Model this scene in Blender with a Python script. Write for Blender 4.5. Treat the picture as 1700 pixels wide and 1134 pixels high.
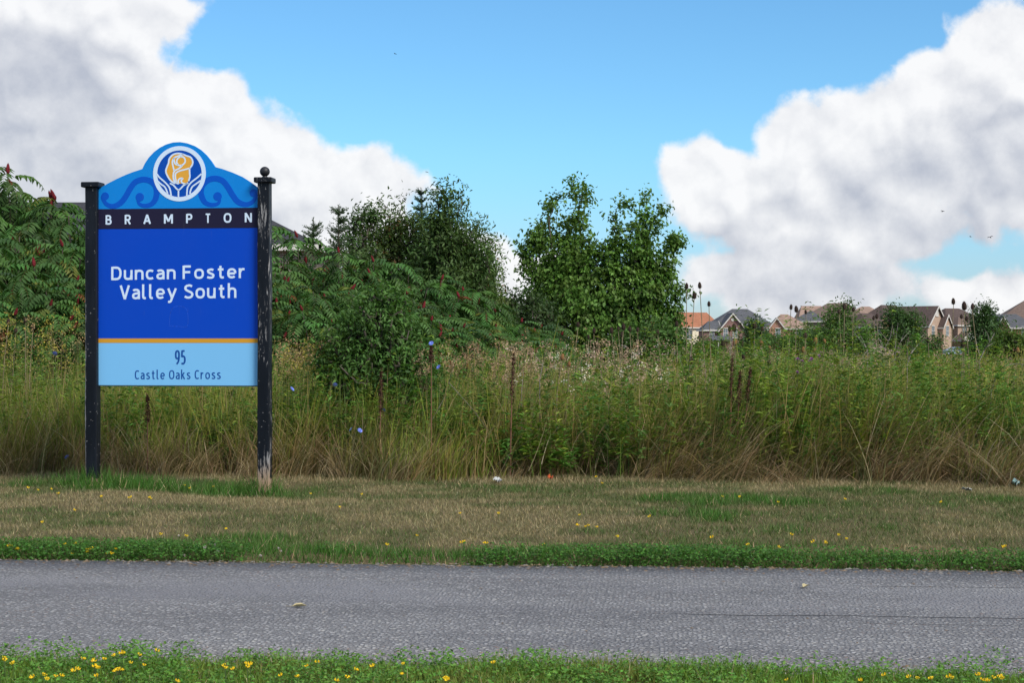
import bpy, math, random
import numpy as np
from mathutils import Vector

for o in list(bpy.data.objects):
    bpy.data.objects.remove(o)
sc = bpy.context.scene
COL = sc.collection
R = math.radians
F, CX, CY, H = 2800.0, 850.0, 567.0, 1.2          # focal length in photo pixels, image centre, eye height


def srgb(r, g, b):
    f = lambda c: ((c / 255 + 0.055) / 1.055) ** 2.4 if c > 10 else c / 255 / 12.92
    return (f(r), f(g), f(b))


# ------------------------------------------------------------------ camera
cam = bpy.data.cameras.new('camera')
camo = bpy.data.objects.new('camera', cam)
COL.objects.link(camo)
camo.location = (0, 0, H)
camo.rotation_euler = (R(90), 0, 0)
cam.sensor_width = 36
cam.lens = 36 * F / 1700
cam.clip_start = 0.1
cam.clip_end = 20000
sc.camera = camo

# ------------------------------------------------------------------ exposure
sc.view_settings.view_transform = 'Standard'
sc.view_settings.look = 'None'
sc.view_settings.exposure = 0
sc.view_settings.gamma = 1
sc.view_settings.use_curve_mapping = False
sc.cycles.max_bounces = 6
sc.cycles.diffuse_bounces = 3
sc.cycles.transmission_bounces = 4
sc.cycles.transparent_max_bounces = 4

# ------------------------------------------------------------------ sun (soft: the foreground lies in thin cloud shade)
SUN_AZ, SUN_EL = 135.0, 42.0                       # azimuth clockwise from +Y: to the right and behind the camera
sun = bpy.data.lights.new('sun', 'SUN')
sun.energy = 4.2
sun.angle = R(24)
sun.color = (1.0, 0.93, 0.82)
suno = bpy.data.objects.new('sun', sun)
COL.objects.link(suno)
sd = Vector((math.sin(R(SUN_AZ)) * math.cos(R(SUN_EL)), math.cos(R(SUN_AZ)) * math.cos(R(SUN_EL)), math.sin(R(SUN_EL))))
suno.rotation_euler = sd.to_track_quat('Z', 'Y').to_euler()

# ------------------------------------------------------------------ sky with cumulus clouds
world = bpy.data.worlds.new('World')
sc.world = world
world.use_nodes = True


class NT:
    """tiny helper around a node tree"""
    def __init__(s, tree):
        s.t = tree

    def n(s, typ, ins=None, **props):
        nd = s.t.nodes.new(typ)
        for k, v in props.items():
            setattr(nd, k, v)
        for k, v in (ins or {}).items():
            sock = nd.inputs[k]
            if isinstance(v, bpy.types.NodeSocket):
                s.t.links.new(v, sock)
            else:
                sock.default_value = v
        return nd

    def m(s, op, a, b=None, c=None, clamp=False):
        ins = {0: a}
        if b is not None:
            ins[1] = b
        if c is not None:
            ins[2] = c
        return s.n('ShaderNodeMath', ins, operation=op, use_clamp=clamp).outputs[0]

    def v(s, op, a, b=None):
        ins = {0: a}
        if b is not None:
            ins[1] = b
        nd = s.n('ShaderNodeVectorMath', ins, operation=op)
        return nd.outputs['Value'] if op in ('LENGTH', 'DOT_PRODUCT') else nd.outputs[0]

    def noise(s, vec, scale, detail=4, rough=0.55, dist=0.0):
        return s.n('ShaderNodeTexNoise', {'Vector': vec, 'Scale': scale, 'Detail': detail, 'Roughness': rough, 'Distortion': dist})

    def remap(s, val, a, b, c=0.0, d=1.0, smooth=True):
        return s.n('ShaderNodeMapRange', {0: val, 1: a, 2: b, 3: c, 4: d}, interpolation_type='SMOOTHSTEP' if smooth else 'LINEAR').outputs[0]

    def mix(s, fac, a, b, mode='MIX'):
        nd = s.t.nodes.new('ShaderNodeMix')
        nd.data_type = 'RGBA'
        nd.blend_type = mode
        for i, v in ((0, fac), (6, a), (7, b)):
            if isinstance(v, bpy.types.NodeSocket):
                s.t.links.new(v, nd.inputs[i])
            else:
                nd.inputs[i].default_value = (v[0], v[1], v[2], 1) if i else v
        return nd.outputs[2]


def azel(px, py):
    """sky direction of a spot of the sky, as azimuth/elevation in tenths of a radian"""
    az = math.atan((px - CX) / F)
    el = math.atan((CY - py) / F * math.cos(az))
    return az * 10, el * 10


CLOUDS = [  # x, y, rx, ry
    (40, 40, 285, 130), (60, 210, 300, 150), (350, 220, 115, 95), (440, 280, 130, 100), (590, 330, 110, 85),
    (250, 370, 430, 140), (700, 450, 230, 75), (880, 470, 90, 70),
    (1660, 130, 120, 125), (1555, 160, 85, 90), (1640, 30, 70, 40), (1440, 215, 120, 85), (1340, 215, 75, 85),
    (1230, 305, 115, 80), (1390, 300, 110, 90), (1390, 365, 260, 100), (1590, 270, 200, 100), (1340, 480, 290, 66), (1620, 490, 210, 48),
]
g = bpy.data.node_groups.new('cloud_density', 'ShaderNodeTree')
g.interface.new_socket('Dir', in_out='INPUT', socket_type='NodeSocketVector')
g.interface.new_socket('Density', in_out='OUTPUT', socket_type='NodeSocketFloat')
g.interface.new_socket('Above', in_out='OUTPUT', socket_type='NodeSocketFloat')
q = NT(g)
gi = q.n('NodeGroupInput').outputs[0]
dirn = q.v('NORMALIZE', gi)
sx = q.n('ShaderNodeSeparateXYZ', {0: dirn})
az = q.m('MULTIPLY', q.m('ARCTAN2', sx.outputs[0], sx.outputs[1]), 10.0)
el = q.m('MULTIPLY', q.m('ARCSINE', sx.outputs[2]), 10.0)
wob = q.noise(dirn, 9.0, 1, 0.5).outputs['Color']
wobv = q.n('ShaderNodeVectorMath', {0: q.v('SUBTRACT', wob, (0.5, 0.5, 0.5)), 'Scale': 0.5}, operation='SCALE').outputs[0]
p = q.v('ADD', q.n('ShaderNodeCombineXYZ', {0: az, 1: el, 2: 0.0}).outputs[0], wobv)
# the rest of the sky goes on with scattered cumulus of the same kind
gen = q.m('MULTIPLY', q.m('SUBTRACT', q.noise(dirn, 2.3, 1, 0.5).outputs[0], 0.5), 6.0)
away = q.m('MAXIMUM', q.remap(q.m('ABSOLUTE', az), 3.0, 4.2), q.remap(el, 2.3, 3.4))
gen = q.m('ADD', gen, q.m('MULTIPLY', q.m('SUBTRACT', away, 1.0), 4.0))
outs = []
for off in ((0, 0, 0), (0.08, 0.42, 0)):
    pp = q.v('ADD', p, off) if off[1] else p
    field = gen
    for (px, py, rx, ry) in CLOUDS:
        a, e = azel(px, py)
        kx, ky, k = F / rx / 10, F / ry / 10, min(rx, ry) / 64.0
        vm = q.n('ShaderNodeVectorMath', {0: pp, 1: (kx, ky, 0), 2: (-a * kx, -e * ky, 0)}, operation='MULTIPLY_ADD').outputs[0]
        f = q.m('MULTIPLY_ADD', q.v('LENGTH', vm), -k, k)
        field = q.m('SMOOTH_MAX', field, f, 0.25)
    outs.append(q.m('MINIMUM', field, 1.25))
q.n('NodeGroupOutput', {0: outs[0], 1: outs[1]})

g2 = bpy.data.node_groups.new('cloud_billows', 'ShaderNodeTree')
g2.interface.new_socket('Dir', in_out='INPUT', socket_type='NodeSocketVector')
g2.interface.new_socket('Density', in_out='OUTPUT', socket_type='NodeSocketFloat')
q = NT(g2)
gi = q.n('NodeGroupInput').outputs[0]
fb = q.m('SUBTRACT', q.noise(gi, 15.0, 7, 0.60).outputs[0], 0.5)
bil = q.m('SUBTRACT', 0.12, q.m('ABSOLUTE', q.m('SUBTRACT', q.noise(gi, 26.0, 1, 0.5).outputs[0], 0.5)))
q.n('NodeGroupOutput', {0: q.m('ADD', q.m('MULTIPLY', fb, 1.85), q.m('MULTIPLY', bil, 1.6))})

w = NT(world.node_tree)
w.t.nodes.clear()
sky = w.n('ShaderNodeTexSky', sky_type='NISHITA', sun_disc=False, sun_elevation=R(SUN_EL), sun_rotation=R(SUN_AZ),
          air_density=1.0, dust_density=0.25, ozone_density=3.0, altitude=200)
wdir = w.n('ShaderNodeTexCoord').outputs['Generated']


def dens_at(grp, off):
    gn = w.n('ShaderNodeGroup', node_tree=grp)
    w.t.links.new(w.v('ADD', wdir, off), gn.inputs[0])
    return gn.outputs


f0, f2 = dens_at(g, (0, 0, 0))
n0 = dens_at(g2, (0, 0, 0))[0]
n1 = dens_at(g2, (0.004, -0.002, 0.008))[0]
d0 = w.m('ADD', f0, n0)
d2 = w.m('ADD', f2, w.m('MULTIPLY', n1, 0.7))
alpha = w.remap(d0, -0.02, 0.32)
relief = w.m('MULTIPLY', w.m('SUBTRACT', n0, n1), 0.85)
over = w.remap(d2, -0.15, 1.45, 1.0, 0.0)
light = w.m('ADD', w.m('ADD', w.m('MULTIPLY', over, 0.66), 0.24), relief, clamp=True)
cloudc = w.mix(light, srgb(188, 193, 206), srgb(252, 252, 253))
SKY_STRENGTH = 0.13
sel = w.n('ShaderNodeSeparateXYZ', {0: wdir}).outputs[2]
skyc = w.mix(1.0, sky.outputs[0], w.mix(w.remap(sel, 0.0, 0.12), (0.60, 0.74, 1.0), (0.64, 1.02, 1.20)), 'MULTIPLY')
cl = w.n('ShaderNodeVectorMath', {0: cloudc, 'Scale': 1.0 / SKY_STRENGTH}, operation='SCALE').outputs[0]
final = w.mix(w.m('MULTIPLY', alpha, 0.97), skyc, cl)
bg = w.n('ShaderNodeBackground', {'Color': final, 'Strength': SKY_STRENGTH})
w.n('ShaderNodeOutputWorld', {0: bg.outputs[0]})
world.cycles.sampling_method = 'MANUAL'
world.cycles.sample_map_resolution = 256
#SKYEND

# ------------------------------------------------------------------ helpers
rng = np.random.default_rng(7)


def W(px, py, D):
    """a spot of the photograph at distance D (metres along the view axis)"""
    return ((px - CX) / F * D, D, H + (CY - py) / F * D)


def vnoise(x, y, scale, seed=0, octaves=3):
    """value noise, about -1..1"""
    out = np.zeros(np.shape(x)); amp = 1.0; tot = 0
    for o in range(octaves):
        r = np.random.default_rng(seed * 31 + o).random((64, 64)) * 2 - 1
        fx = np.asarray(x) * scale * 2 ** o + 17.3 * o; fy = np.asarray(y) * scale * 2 ** o + 5.1 * o
        ix = np.floor(fx).astype(int); iy = np.floor(fy).astype(int)
        tx = fx - ix; ty = fy - iy
        tx = tx * tx * (3 - 2 * tx); ty = ty * ty * (3 - 2 * ty)
        a = r[ix % 64, iy % 64]; b = r[(ix + 1) % 64, iy % 64]; c = r[ix % 64, (iy + 1) % 64]; d = r[(ix + 1) % 64, (iy + 1) % 64]
        out = out + amp * ((a * (1 - tx) + b * tx) * (1 - ty) + (c * (1 - tx) + d * tx) * ty)
        tot += amp; amp *= 0.5
    return out / tot * 1.6


SL = 0.09                                           # path, lawn and field edge run askew to the view: v = y + SL*x
PATH0, PATH1, FIELD = 6.15, 9.02, 14.55


def sstep(a, b, x):
    t = np.clip((np.asarray(x, float) - a) / (b - a), 0, 1)
    return t * t * (3 - 2 * t)


def edge_wob(x, k):
    return 0.045 * vnoise(x, np.zeros_like(np.asarray(x, float)) + k, 1.3, 3 + k, 5)


def gz(x, y):
    x = np.asarray(x, float); y = np.asarray(y, float)
    v = y + SL * x
    z = 0.025 * vnoise(x, y, 0.35, 1, 3) * sstep(9.3, 10.5, v) + 0.02
    inpath = sstep(PATH0 - 0.18, PATH0 + 0.02, v) * (1 - sstep(PATH1 - 0.02, PATH1 + 0.18, v))
    z = z - inpath * 0.065
    z = z - 0.05 * np.exp(-((x + 1.98) ** 2 + (y - 13.35) ** 2) / 0.5)
    z = z - 1.15 * sstep(30, 110, y)
    return z


def gpt(px, py, dz=0.0):
    """ground spot below a photo spot"""
    D = F * (H - dz) / (py - CY)
    for _ in range(30):
        x = (px - CX) / F * D
        D = 0.6 * D + 0.4 * F * (H - float(gz(x, D)) - dz) / (py - CY)
    return ((px - CX) / F * D, D, float(gz((px - CX) / F * D, D)))


def link(name, data, parent=None, loc=None, rot=None):
    o = bpy.data.objects.new(name, data)
    COL.objects.link(o)
    if parent:
        o.parent = parent
    if loc is not None:
        o.location = loc
    if rot is not None:
        o.rotation_euler = rot
    return o


def tag(o, label=None, cat=None, group=None, kind=None):
    if label: o['label'] = label
    if cat: o['category'] = cat
    if group: o['group'] = group
    if kind: o['kind'] = kind
    return o


def tri_mesh(name, verts, tris, cols=None, mat=None, smooth=False):
    verts = np.asarray(verts, np.float32).reshape(-1, 3); tris = np.asarray(tris, np.int32).reshape(-1, 3)
    me = bpy.data.meshes.new(name)
    me.vertices.add(len(verts)); me.vertices.foreach_set('co', verts.ravel())
    me.loops.add(tris.size); me.loops.foreach_set('vertex_index', tris.ravel())
    me.polygons.add(len(tris)); me.polygons.foreach_set('loop_start', np.arange(0, tris.size, 3, dtype=np.int32))
    me.update(calc_edges=True)
    if cols is not None:
        c = np.ones((len(verts), 4), np.float32); c[:, :3] = np.asarray(cols, np.float32).reshape(-1, 3)
        at = me.color_attributes.new('Col', 'FLOAT_COLOR', 'POINT'); at.data.foreach_set('color', c.ravel())
    if mat: me.materials.append(mat)
    if smooth: me.polygons.foreach_set('use_smooth', np.ones(len(tris), bool))
    return me


class MB:
    """collects polygons into ONE mesh"""
    def __init__(s):
        s.v = []; s.f = []

    def poly(s, pts):
        n = len(s.v); s.v += [tuple(p) for p in pts]; s.f.append(tuple(range(n, n + len(pts)))); return s

    def box(s, x0, x1, y0, y1, z0, z1, bev=0.0):
        if bev <= 0:
            n = len(s.v)
            s.v += [(x, y, z) for z in (z0, z1) for y in (y0, y1) for x in (x0, x1)]
            s.f += [tuple(n + i for i in f) for f in ((0, 2, 3, 1), (4, 5, 7, 6), (0, 1, 5, 4), (2, 6, 7, 3), (0, 4, 6, 2), (1, 3, 7, 5))]
            return s
        b = bev
        rings = []
        for (zz, ins) in ((z0, b), (z0 + b, 0), (z1 - b, 0), (z1, b)):
            a0, a1, c0, c1 = x0 + ins, x1 - ins, y0 + ins, y1 - ins
            k = b if not ins else 0.0
            rings.append([(a0 + k, c0, zz), (a1 - k, c0, zz), (a1, c0 + k, zz), (a1, c1 - k, zz), (a1 - k, c1, zz), (a0 + k, c1, zz), (a0, c1 - k, zz), (a0, c0 + k, zz)])
        n = len(s.v)
        for r_ in rings: s.v += r_
        for k in range(3):
            for i in range(8):
                j = (i + 1) % 8
                s.f.append((n + k * 8 + i, n + k * 8 + j, n + k * 8 + 8 + j, n + k * 8 + 8 + i))
        s.f.append(tuple(n + i for i in range(7, -1, -1))); s.f.append(tuple(n + 24 + i for i in range(8)))
        return s

    def prism(s, outline, y0, y1):
        """outline: (x, z) counter-clockwise seen from the front (-Y); y0 front, y1 back"""
        n = len(s.v); k = len(outline)
        s.v += [(x, y0, z) for x, z in outline] + [(x, y1, z) for x, z in outline]
        s.f.append(tuple(range(n, n + k))); s.f.append(tuple(range(n + 2 * k - 1, n + k - 1, -1)))
        for i in range(k):
            j = (i + 1) % k
            s.f.append((n + i, n + k + i, n + k + j, n + j))
        return s

    def tube(s, pts, radii, sides=6, cap=True):
        pts = [Vector(p) for p in pts]
        n = len(s.v); up = Vector((0.31, 0.2, 0.93))
        for i, p in enumerate(pts):
            t = (pts[min(i + 1, len(pts) - 1)] - pts[max(i - 1, 0)]).normalized()
            a = t.cross(up)
            if a.length < 1e-3: a = t.cross(Vector((1, 0, 0)))
            a.normalize(); b = t.cross(a)
            for k in range(sides):
                an = 2 * math.pi * k / sides
                s.v.append(tuple(p + (a * math.cos(an) + b * math.sin(an)) * radii[i]))
        for i in range(len(pts) - 1):
            for k in range(sides):
                j = (k + 1) % sides
                s.f.append((n + i * sides + k, n + i * sides + j, n + (i + 1) * sides + j, n + (i + 1) * sides + k))
        if cap:
            s.f.append(tuple(n + k for k in range(sides - 1, -1, -1))); m = n + (len(pts) - 1) * sides; s.f.append(tuple(m + k for k in range(sides)))
        return s

    def lathe(s, prof, c=(0, 0, 0), sides=12):
        """prof: (radius, z) from bottom to top"""
        n = len(s.v)
        for r_, z in prof:
            for k in range(sides):
                an = 2 * math.pi * k / sides
                s.v.append((c[0] + r_ * math.cos(an), c[1] + r_ * math.sin(an), c[2] + z))
        for i in range(len(prof) - 1):
            for k in range(sides):
                j = (k + 1) % sides
                s.f.append((n + i * sides + k, n + i * sides + j, n + (i + 1) * sides + j, n + (i + 1) * sides + k))
        s.f.append(tuple(n + k for k in range(sides - 1, -1, -1))); m = n + (len(prof) - 1) * sides; s.f.append(tuple(m + k for k in range(sides)))
        return s

    def mesh(s, name, mat=None, smooth=False):
        me = bpy.data.meshes.new(name); me.from_pydata(s.v, [], s.f); me.update()
        if mat: me.materials.append(mat)
        if smooth: me.polygons.foreach_set('use_smooth', np.ones(len(me.polygons), bool))
        return me

    def build(s, name, mat=None, parent=None, loc=None, rot=None, smooth=False):
        return link(name, s.mesh(name, mat, smooth), parent, loc, rot)


ORD = ['first', 'second', 'third', 'fourth', 'fifth', 'sixth', 'seventh', 'eighth', 'ninth', 'tenth', 'eleventh', 'twelfth', 'thirteenth', 'fourteenth', 'fifteenth', 'sixteenth', 'seventeenth', 'eighteenth', 'nineteenth', 'twentieth']
ORD += ['twenty-' + q_ for q_ in ORD[:9]] + ['thirtieth'] + ['thirty-' + q_ for q_ in ORD[:9]] + ['fortieth'] + ['forty-' + q_ for q_ in ORD[:9]] + ['fiftieth'] + ['fifty-' + q_ for q_ in ORD[:9]] + ['sixtieth'] + ['sixty-' + q_ for q_ in ORD[:9]]
BAGS = {}


def number_off(objs, text):
    """things that look alike are told apart by their order across the picture"""
    objs = sorted(objs, key=lambda o: o.location.x / o.location.y)
    for i, o in enumerate(objs):
        o['label'] = text + ', ' + (ORD[i] + ' from the left' if i else 'leftmost')


def copy_tree(o, parent=None):
    c = o.copy(); COL.objects.link(c)
    if parent: c.parent = parent
    for ch in list(o.children):
        copy_tree(ch, c)
    return c


# ------------------------------------------------------------------ materials
def mat_new(name):
    m = bpy.data.materials.new(name); m.use_nodes = True
    t = NT(m.node_tree); bs = m.node_tree.nodes['Principled BSDF']
    return m, t, bs


def mat_plain(name, col, rough=0.6, var=0.12, scale=6.0, spec=0.4, bump=0.0, coat=0.0):
    m, t, bs = mat_new(name)
    tc = t.n('ShaderNodeTexCoord').outputs['Object']
    nz = t.noise(tc, scale, 5, 0.6).outputs[0]
    c = t.mix(t.remap(nz, 0.3, 0.7), tuple(x * (1 - var) for x in col), tuple(min(1, x * (1 + var)) for x in col))
    t.t.links.new(c, bs.inputs['Base Color'])
    bs.inputs['Roughness'].default_value = rough
    bs.inputs['Specular IOR Level'].default_value = spec
    if bump:
        b = t.n('ShaderNodeBump', {'Strength': bump, 'Distance': 0.01, 'Height': nz}); t.t.links.new(b.outputs[0], bs.inputs['Normal'])
    return m


def mat_leaf(name, translucent=0.3, rough=0.5, spec=0.35, gain=(1, 1, 1)):
    """colour per leaf from the mesh, light shining through"""
    m, t, bs = mat_new(name)
    at = t.n('ShaderNodeAttribute', attribute_name='Col').outputs['Color']
    c = t.mix(1.0, at, gain, 'MULTIPLY')
    t.t.links.new(c, bs.inputs['Base Color'])
    bs.inputs['Roughness'].default_value = rough; bs.inputs['Specular IOR Level'].default_value = spec
    tr = t.n('ShaderNodeBsdfTranslucent', {'Color': t.mix(1.0, c, (1.25, 1.3, 0.7), 'MULTIPLY')})
    mx = t.n('ShaderNodeMixShader', {0: translucent, 1: bs.outputs[0], 2: tr.outputs[0]})
    t.t.links.new(mx.outputs[0], m.node_tree.nodes['Material Output'].inputs[0])
    return m


M_GRASS = mat_leaf('grass_blade', 0.25, 0.6, 0.25)
M_LEAF = mat_leaf('leaf', 0.30, 0.5, 0.22)
M_BARK = mat_plain('bark', (0.10, 0.085, 0.07), 0.85, 0.35, 14, 0.2, 0.5)
M_TWIG = mat_plain('dead_twig', (0.19, 0.17, 0.15), 0.85, 0.3, 20, 0.2)
M_STEM = mat_plain('dry_stem', (0.20, 0.165, 0.10), 0.8, 0.3, 25, 0.2)


def mat_ground():
    m, t, bs = mat_new('soil_and_thatch')
    tc = t.n('ShaderNodeTexCoord').outputs['Object']
    a = t.noise(tc, 1.2, 6, 0.6).outputs[0]; b = t.noise(tc, 60.0, 4, 0.7).outputs[0]
    c = t.mix(t.remap(a, 0.35, 0.65), (0.10, 0.085, 0.045), (0.075, 0.085, 0.03))
    c = t.mix(t.remap(b, 0.35, 0.7), c, (0.17, 0.13, 0.075))
    t.t.links.new(c, bs.inputs['Base Color'])
    bs.inputs['Roughness'].default_value = 0.95; bs.inputs['Specular IOR Level'].default_value = 0.1
    bp = t.n('ShaderNodeBump', {'Strength': 0.8, 'Distance': 0.02, 'Height': b}); t.t.links.new(bp.outputs[0], bs.inputs['Normal'])
    return m


def mat_asphalt():
    m, t, bs = mat_new('worn_asphalt')
    tc = t.n('ShaderNodeTexCoord').outputs['Object']
    v1 = t.n('ShaderNodeTexVoronoi', {'Vector': tc, 'Scale': 52.0, 'Randomness': 1.0}, feature='F1')
    v2 = t.n('ShaderNodeTexVoronoi', {'Vector': tc, 'Scale': 190.0, 'Randomness': 1.0}, feature='F1')
    grey = t.n('ShaderNodeSeparateColor', {0: v1.outputs['Color']})
    g2_ = t.n('ShaderNodeSeparateColor', {0: v2.outputs['Color']})
    stone = t.mix(t.remap(grey.outputs[0], 0.0, 1.0, 0, 1, False), (0.14, 0.14, 0.146), (0.43, 0.428, 0.436))
    stone = t.mix(t.remap(grey.outputs[1], 0.90, 0.97), stone, (0.46, 0.45, 0.43))
    stone = t.mix(t.remap(grey.outputs[2], 0.92, 0.98), stone, (0.30, 0.20, 0.16))
    fine = t.mix(g2_.outputs[0], (0.15, 0.15, 0.157), (0.37, 0.37, 0.38))
    gap = t.remap(v1.outputs['Distance'], 0.30, 0.62)
    c = t.mix(gap, stone, t.mix(0.5, fine, (0.09, 0.09, 0.097)))
    sep = t.n('ShaderNodeSeparateXYZ', {0: tc})
    big = t.noise(tc, 0.7, 4, 0.55).outputs[0]
    stretch = t.noise(t.v('MULTIPLY', tc, (0.5, 2.2, 1)), 1.0, 4, 0.6).outputs[0]
    c = t.mix(t.remap(stretch, 0.32, 0.66, 0.0, 0.75), c, t.mix(1.0, c, (0.66, 0.66, 0.68), 'MULTIPLY'))
    # tyre- and foot-polished strip in the middle: fines show between worn stone tops
    polish = t.m('MULTIPLY', t.remap(t.m('ABSOLUTE', t.m('SUBTRACT', sep.outputs[1], 0.35)), 0.15, 0.6, 1, 0), t.remap(big, 0.4, 0.6))
    c = t.mix(t.m('MULTIPLY', polish, 0.55), c, (0.22, 0.22, 0.24))
    # two wandering cracks along the path
    h = t.m('ADD', t.m('MULTIPLY', gap, -1.0), t.m('MULTIPLY', g2_.outputs[0], 0.3))
    dark = None
    for (y0, xa, xb, amp, wdt, seed) in ((-0.17, 0.5, 5.5, 0.16, 0.0062, 3.1), (0.78, 1.45, 2.7, 0.10, 0.005, 8.4), (-0.36, 1.3, 2.2, 0.06, 0.003, 5.7)):
        n1 = t.noise(t.n('ShaderNodeCombineXYZ', {0: sep.outputs[0], 1: seed, 2: 0.0}).outputs[0], 1.6, 6, 0.6).outputs[0]
        d = t.m('ABSOLUTE', t.m('SUBTRACT', t.m('SUBTRACT', sep.outputs[1], y0), t.m('MULTIPLY', t.m('SUBTRACT', n1, 0.5), amp)))
        k = t.remap(d, wdt * 0.6, wdt * 1.6, 1, 0)
        k = t.m('MULTIPLY', k, t.m('MULTIPLY', t.remap(sep.outputs[0], xa, xa + 0.4), t.remap(sep.outputs[0], xb - 0.2, xb, 1, 0)))
        dark = k if dark is None else t.m('MAXIMUM', dark, k)
    c = t.mix(dark, c, (0.02, 0.02, 0.022))
    h = t.m('SUBTRACT', h, t.m('MULTIPLY', dark, 2.0))
    t.t.links.new(c, bs.inputs['Base Color'])
    bs.inputs['Roughness'].default_value = 0.82; bs.inputs['Specular IOR Level'].default_value = 0.3
    bp = t.n('ShaderNodeBump', {'Strength': 1.0, 'Distance': 0.008, 'Height': h}); t.t.links.new(bp.outputs[0], bs.inputs['Normal'])
    return m


# ------------------------------------------------------------------ ground and path
def grid_sheet(xs, ys, zf):
    X, Y = np.meshgrid(xs, ys); Z = zf(X, Y)
    n, k = X.shape
    v = np.stack([X, Y, Z], -1).reshape(-1, 3)
    i = np.arange((n - 1) * k).reshape(n - 1, k)[:, :-1].ravel()
    t = np.concatenate([np.stack([i, i + 1, i + k + 1], 1), np.stack([i, i + k + 1, i + k], 1)])
    return v, t


def warp(a, b, n, p):
    t = np.linspace(-1, 1, n)
    return np.sign(t) * np.abs(t) ** p * b


xs = np.concatenate([-np.geomspace(9000, 9, 26), np.linspace(-8.8, 8.8, 120), np.geomspace(9, 9000, 26)])
ys = np.concatenate([-np.geomspace(9000, 3, 16), np.linspace(-2.5, 22, 190), np.geomspace(22.5, 9000, 60)])
v, t_ = grid_sheet(xs, ys, gz)
tag(link('ground', tri_mesh('ground', v, t_, None, mat_ground(), True)), kind='structure')

px_ = np.linspace(-60, 60, 1200)
ang = math.atan(SL)
fy0 = PATH0 - SL * px_ + edge_wob(px_, 1); fy1 = PATH1 - SL * px_ + edge_wob(px_, 2)
rows = []
for k in range(7):
    f = k / 6
    rows.append(np.stack([px_, fy0 * (1 - f) + fy1 * f, 0.012 * np.sin(math.pi * f) + 0.002 * vnoise(px_, px_ * 0 + k, 1.1, 9, 2)], 1))
rows = [rows[0] - np.array([0, 0.0, 0.07])] + rows + [rows[-1] - np.array([0, 0, 0.07])]
pv = np.stack(rows); n_, k_ = pv.shape[:2]
i = np.arange((n_ - 1) * k_).reshape(n_ - 1, k_)[:, :-1].ravel()
pt = np.concatenate([np.stack([i, i + 1, i + k_ + 1], 1), np.stack([i, i + k_ + 1, i + k_], 1)])
pc = np.array([0, (PATH0 + PATH1) / 2, 0.0])
rot = np.array([[math.cos(ang), -math.sin(ang), 0], [math.sin(ang), math.cos(ang), 0], [0, 0, 1]])
pl = (pv.reshape(-1, 3) - pc) @ rot.T
path = link('path', tri_mesh('path', pl, pt, None, mat_asphalt(), True), loc=tuple(pc), rot=(0, 0, -ang))
tag(path, kind='structure')

# grit, soil crumbs and dry bits along the path's edges
def grit():
    n = 2600; x = rng.uniform(-5.0, 5.0, n); side = rng.random(n) < 0.62; e = np.abs(rng.normal(0, 0.10, n)); far = rng.random(n) < 0.12; e[far] = rng.uniform(0, 1.2, far.sum())
    v = np.where(side, PATH1 + edge_wob(x, 2) - e + 0.03, PATH0 + edge_wob(x, 1) + e); y = v - SL * x; s_ = rng.uniform(0.003, 0.011, n) * np.where(far, 0.6, 1)
    f = (v - PATH0) / (PATH1 - PATH0); z = 0.012 * np.sin(np.pi * np.clip(f, 0, 1)) + 0.001
    a = rng.uniform(0, 6.28, n); k = np.arange(3) * 2.094
    base = np.stack([x[:, None] + np.cos(a[:, None] + k) * s_[:, None] * rng.uniform(.7, 2.2, (n, 1)), y[:, None] + np.sin(a[:, None] + k) * s_[:, None], np.repeat(z[:, None], 3, 1)], -1)
    top = np.stack([x, y, z + s_ * rng.uniform(0.4, 0.9, n)], 1)[:, None]
    V = np.concatenate([base, top], 1); T = (np.arange(n)[:, None, None] * 4 + np.array([(0, 1, 3), (1, 2, 3), (2, 0, 3)])[None]).reshape(-1, 3)
    c = np.where((rng.random(n) < 0.55)[:, None], np.array([0.15, 0.105, 0.065]), np.array([0.17, 0.16, 0.15])) * rng.uniform(0.6, 1.4, (n, 1))
    m, t, bs = mat_new('grit'); t.t.links.new(t.n('ShaderNodeAttribute', attribute_name='Col').outputs['Color'], bs.inputs['Base Color']); bs.inputs['Roughness'].default_value = 0.9
    tag(link('path_grit', tri_mesh('path_grit', V.reshape(-1, 3), T, np.repeat(c, 4, 0), m)), 'brown crumbs and grit scattered along the edges of the path', 'grit', kind='stuff')


grit()

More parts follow.
